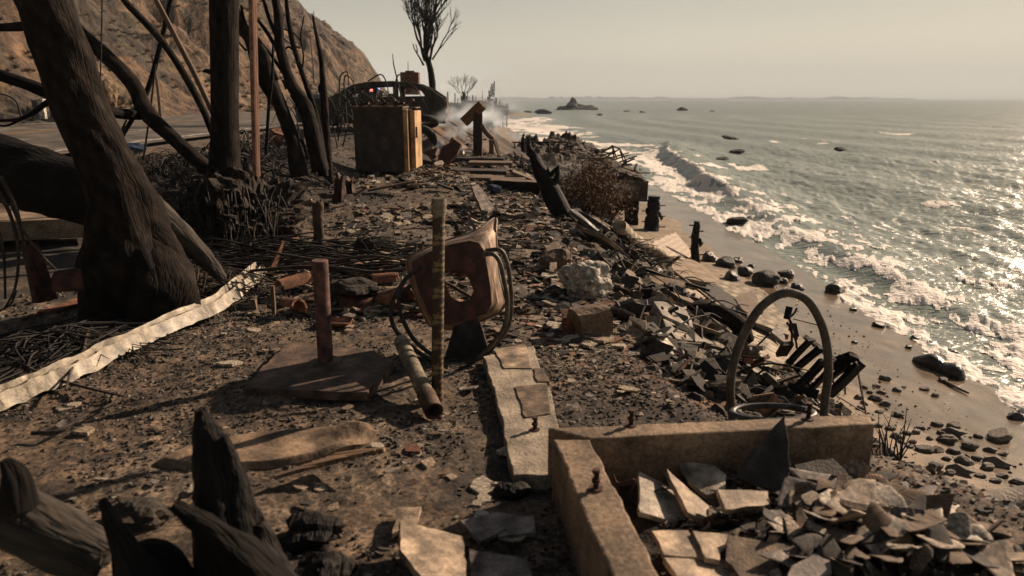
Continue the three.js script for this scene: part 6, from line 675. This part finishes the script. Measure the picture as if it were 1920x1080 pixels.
// ================================================================ far ruined houses along the shore, sand spit, smoke
{
  const r = rng(31); const mk = (label, cx, cy, d, n, w, h) => { const b = at(cx, cy, d), t = thing('ruined_far_house', label, 'ruin', b), m = mpp(d); const body = (x, y, ww, hh, dep, mm, nm) => part(nm, bar(V(x * m, y * m, -dep / 2), V(x * m, y * m, dep / 2), ww * m, hh * m, { lump: 0.12, seed: x + 50 }), mm, t); body(0, h * 0.2, w, h * 0.7, 6, M.houseFar, 'wall'); for (let k = 0; k < n; k++) { const x = (r() - 0.5) * w, ht = h * (0.4 + 0.9 * r()); part('post', bar(V(x * m, -2, (r() - 0.5) * 5), V((x + (r() - 0.5) * 3) * m, ht * m, (r() - 0.5) * 5), (0.6 + 1.6 * r()) * m, 1.2 * m, { lump: 0.2, seed: k }), k % 3 ? M.houseFar : M.charBrown, t); } for (let k = 0; k < n / 2; k++) { const x = (r() - 0.5) * w, y = h * (0.2 + 0.7 * r()); part('beam', bar(V(x * m, y * m, 2.5), V((x + 8 * (r() - 0.3)) * m, (y + 5 * (r() - 0.5)) * m, 2.5), 1.2 * m, 1 * m, { lump: 0.2, seed: k }), M.houseFar, t); } return t; };
  mk('hazy ruined house beside the burnt car, nearest of the far row', 858, 212, 80, 14, 46, 30); mk('hazy ruined house with broken posts in the middle of the far row', 895, 205, 100, 22, 55, 26); mk('hazy ruined house on stilts at the sand spit', 932, 212, 112, 26, 42, 24); mk('low hazy ruin in front of the stilted house', 905, 218, 95, 14, 36, 16);
  const tw = thing('leaning_tower_frame', 'narrow leaning burnt chimney frame above the far ruins', 'chimney', at(921, 184, 105)), P = (x, y) => at(x, y, 105); [[918, 182, 922, 158], [926, 182, 927, 158], [918, 174, 926, 168], [919, 166, 927, 160], [918, 182, 926, 174], [927, 158, 927, 152], [921, 158, 928, 158]].forEach((q) => partW('bar', tube([P(q[0], q[1]), P(q[2], q[3])], 0.09, 6), M.houseFar, tw)); partW('panel', bar(P(922, 181), P(924, 161), 0.32, 0.2, { lump: 0.2 }), M.houseFar, tw);
  // thin drifting veils of smoke
  const veil = (name, label, cx, cy, d, w, h, op, seed, col = [0.62, 0.7, 0.78], lean = 0.3) => { const N = 34, p = [], c = [], idx = [], b = at(cx, cy, d); for (let i = 0; i <= N; i++) for (let j = 0; j <= N; j++) { const u = i / N * 2 - 1, v = j / N * 2 - 1; p.push(b.x + u * w / 2 + v * lean * h, b.y + v * h / 2, b.z + 0.5 * w * fbm(u * 1.2 + seed, v * 1.2, 0, 3)); const e = Math.max(0, 1 - Math.hypot(u, v)), q = sstep(0, 0.6, e) * clamp(0.55 + 1.5 * fbm(u * 1.6 + seed * 3, v * 1.6, 0, 4)); c.push(1, 1, 1, q); if (i && j) { const k = i * (N + 1) + j; idx.push(k - N - 2, k - 1, k - N - 1, k - N - 1, k - 1, k); } } const g = fromTris(p, idx); g.setAttribute('color', new THREE.Float32BufferAttribute(c, 4)); const m = new THREE.MeshPhysicalMaterial({ transmission: 0.5, thickness: 0, specularIntensity: 0.01, color: new THREE.Color().setRGB(...col), roughness: 1, side: THREE.DoubleSide, transparent: true, opacity: op, vertexColors: true, depthWrite: false }); const o = setting(name, g, m, 'stuff', label); o.castShadow = false; };
  [[868, 240, 21, 2.4, 1.7, 0.75, 1], [880, 225, 30, 4.4, 3, 0.8, 2], [862, 205, 45, 8, 4.4, 0.5, 3], [900, 216, 70, 10, 4, 0.3, 4], [850, 265, 19.6, 1.5, 1.1, 0.5, 5]].forEach((q) => veil('smoke_veil', 'blue grey smoke drifting beside the burnt car', ...q)); [[985, 330, 26, 3.0, 1.6, 0.4, 6, [0.55, 0.53, 0.5]], [1060, 330, 28.5, 4, 1.6, 0.35, 7, [0.55, 0.53, 0.5]], [1120, 350, 27.5, 3.2, 1.6, 0.3, 8, [0.55, 0.53, 0.5]]].forEach((q) => veil('smoke_veil', 'pale smoke rising from the ruined house', ...q));
}
// terracotta pots and roof tiles, broken, between the trunk and the barrow
{
  const arc = (label, a, b, r0, r1, ang, m, roll = 0, name = 'terracotta_tile') => { const L = a.distanceTo(b), n = 18, pos = [], idx = [], ax = b.clone().sub(a).normalize(); let u = V(0, 1, 0).cross(ax).normalize(); if (u.lengthSq() < 0.01) u = V(1, 0, 0); const w = ax.clone().cross(u); const ring = (rr, p, k) => { for (let i = 0; i <= n; i++) { const t = roll + (i / n - 0.5) * ang, e = k * 0.02 * fbm(i * 0.6, r0 * 90, 0, 2); pos.push(p.x + (u.x * Math.sin(t) + w.x * Math.cos(t)) * rr + ax.x * e, p.y + (u.y * Math.sin(t) + w.y * Math.cos(t)) * rr + ax.y * e, p.z + (u.z * Math.sin(t) + w.z * Math.cos(t)) * rr + ax.z * e); } }; ring(r0, a, 1); ring(r1, b, 1); ring(r1 - 0.018, b, 1); ring(r0 - 0.018, a, 1); ring(r0, a, 1); const N = n + 1; for (let k = 0; k < 4; k++) for (let i = 0; i < n; i++) { const q = k * N + i; idx.push(q, q + 1, q + N, q + 1, q + N + 1, q + N); } if (ang < 6.2) for (const i of [0, n]) idx.push(i, N + i, 2 * N + i, i, 2 * N + i, 3 * N + i); const g = fromTris(pos, idx).toNonIndexed(); g.computeVertexNormals(); return solo(name, boxUV(g), m, label, name === 'terracotta_pot' ? 'pot' : 'roof tile', 'broken terracotta pieces'); };
  const D = 6.4; arc('curved terracotta roof tile lying open end towards the barrow', at(690, 575, D + 0.2), at(762, 562, D - 0.1), 0.1, 0.13, 4.6, M.terra, 0.2); arc('dark terracotta roof tile behind the red post', at(640, 575, D), at(700, 585, D), 0.12, 0.13, 3.0, M.terraDark, 0); arc('broken terracotta tile lying flat right of the red post', at(590, 590, 5.9), at(655, 592, 5.9), 0.09, 0.1, 2.2, M.terra, Math.PI); arc('upright terracotta sherd left of the red post', at(530, 505, 7.2), at(538, 455, 7.3), 0.13, 0.05, 1.6, M.terra, 1.2); arc('terracotta tile end facing forward left of the red post', at(525, 545, 6.6), at(580, 530, 6.8), 0.1, 0.11, 2.6, M.terra, 0); arc('round terracotta sherd low in the heap', at(535, 575, 6.2), at(560, 580, 6.1), 0.08, 0.09, 3.4, M.terra, 0.5); arc('terracotta piece beside the barrow tray', at(700, 530, 7), at(745, 528, 7), 0.09, 0.09, 2.8, M.terra, 0); arc('small terracotta piece in front of the barrow', at(710, 515, 7.4), at(730, 520, 7.4), 0.06, 0.07, 3.4, M.terra, 0);
  arc('tall broken terracotta pot wall standing near the left edge', at(95, 560, 5.9), at(62, 452, 6.0), 0.13, 0.09, 2.6, M.terraDark, 2.6, 'terracotta_pot'); arc('wide broken terracotta pot lying beside the huge trunk', at(105, 540, 6.0), at(178, 535, 6.1), 0.14, 0.17, 3.2, M.terraDark, 0, 'terracotta_pot');
  solo('terracotta_strip', plate([gp(68, 584, 0.04), gp(185, 545, 0.06), gp(190, 555, 0.05), gp(95, 585, 0.03)], 0.03, { chip: 0.01 }), M.brick, 'long thin reddish strip lying in front of the pots', 'strip'); const es = at(620, 545, 6.5), o = solo('ash_heap', rockGeo(88, 0.26, 0.075, 0.18, 0.8, 4, true), M.soilRoot, 'rough heap of ash resting on the terracotta tiles', 'ash heap'); o.position.copy(at(662, 540, 6.5));
  for (const [x0, y0, x1, y1, d, w, m, lb] of [[510, 535, 513, 597, 6.2, 0.03, 'plankOld', 'thin upright stake left of the red post'], [473, 560, 477, 580, 6.3, 0.05, 'plankOld', 'short stub of wood at the end of the metal strip'], [574, 510, 578, 532, 6.9, 0.05, 'tilePale', 'pale splinter standing beside the red post']]) solo('wooden_stake', bar(at(x0, y0, d), at(x1, y1, d), w, w, { lump: 0.2, seed: x0 }), M[m], lb, 'stake');
}
renderer.render(scene, camera);
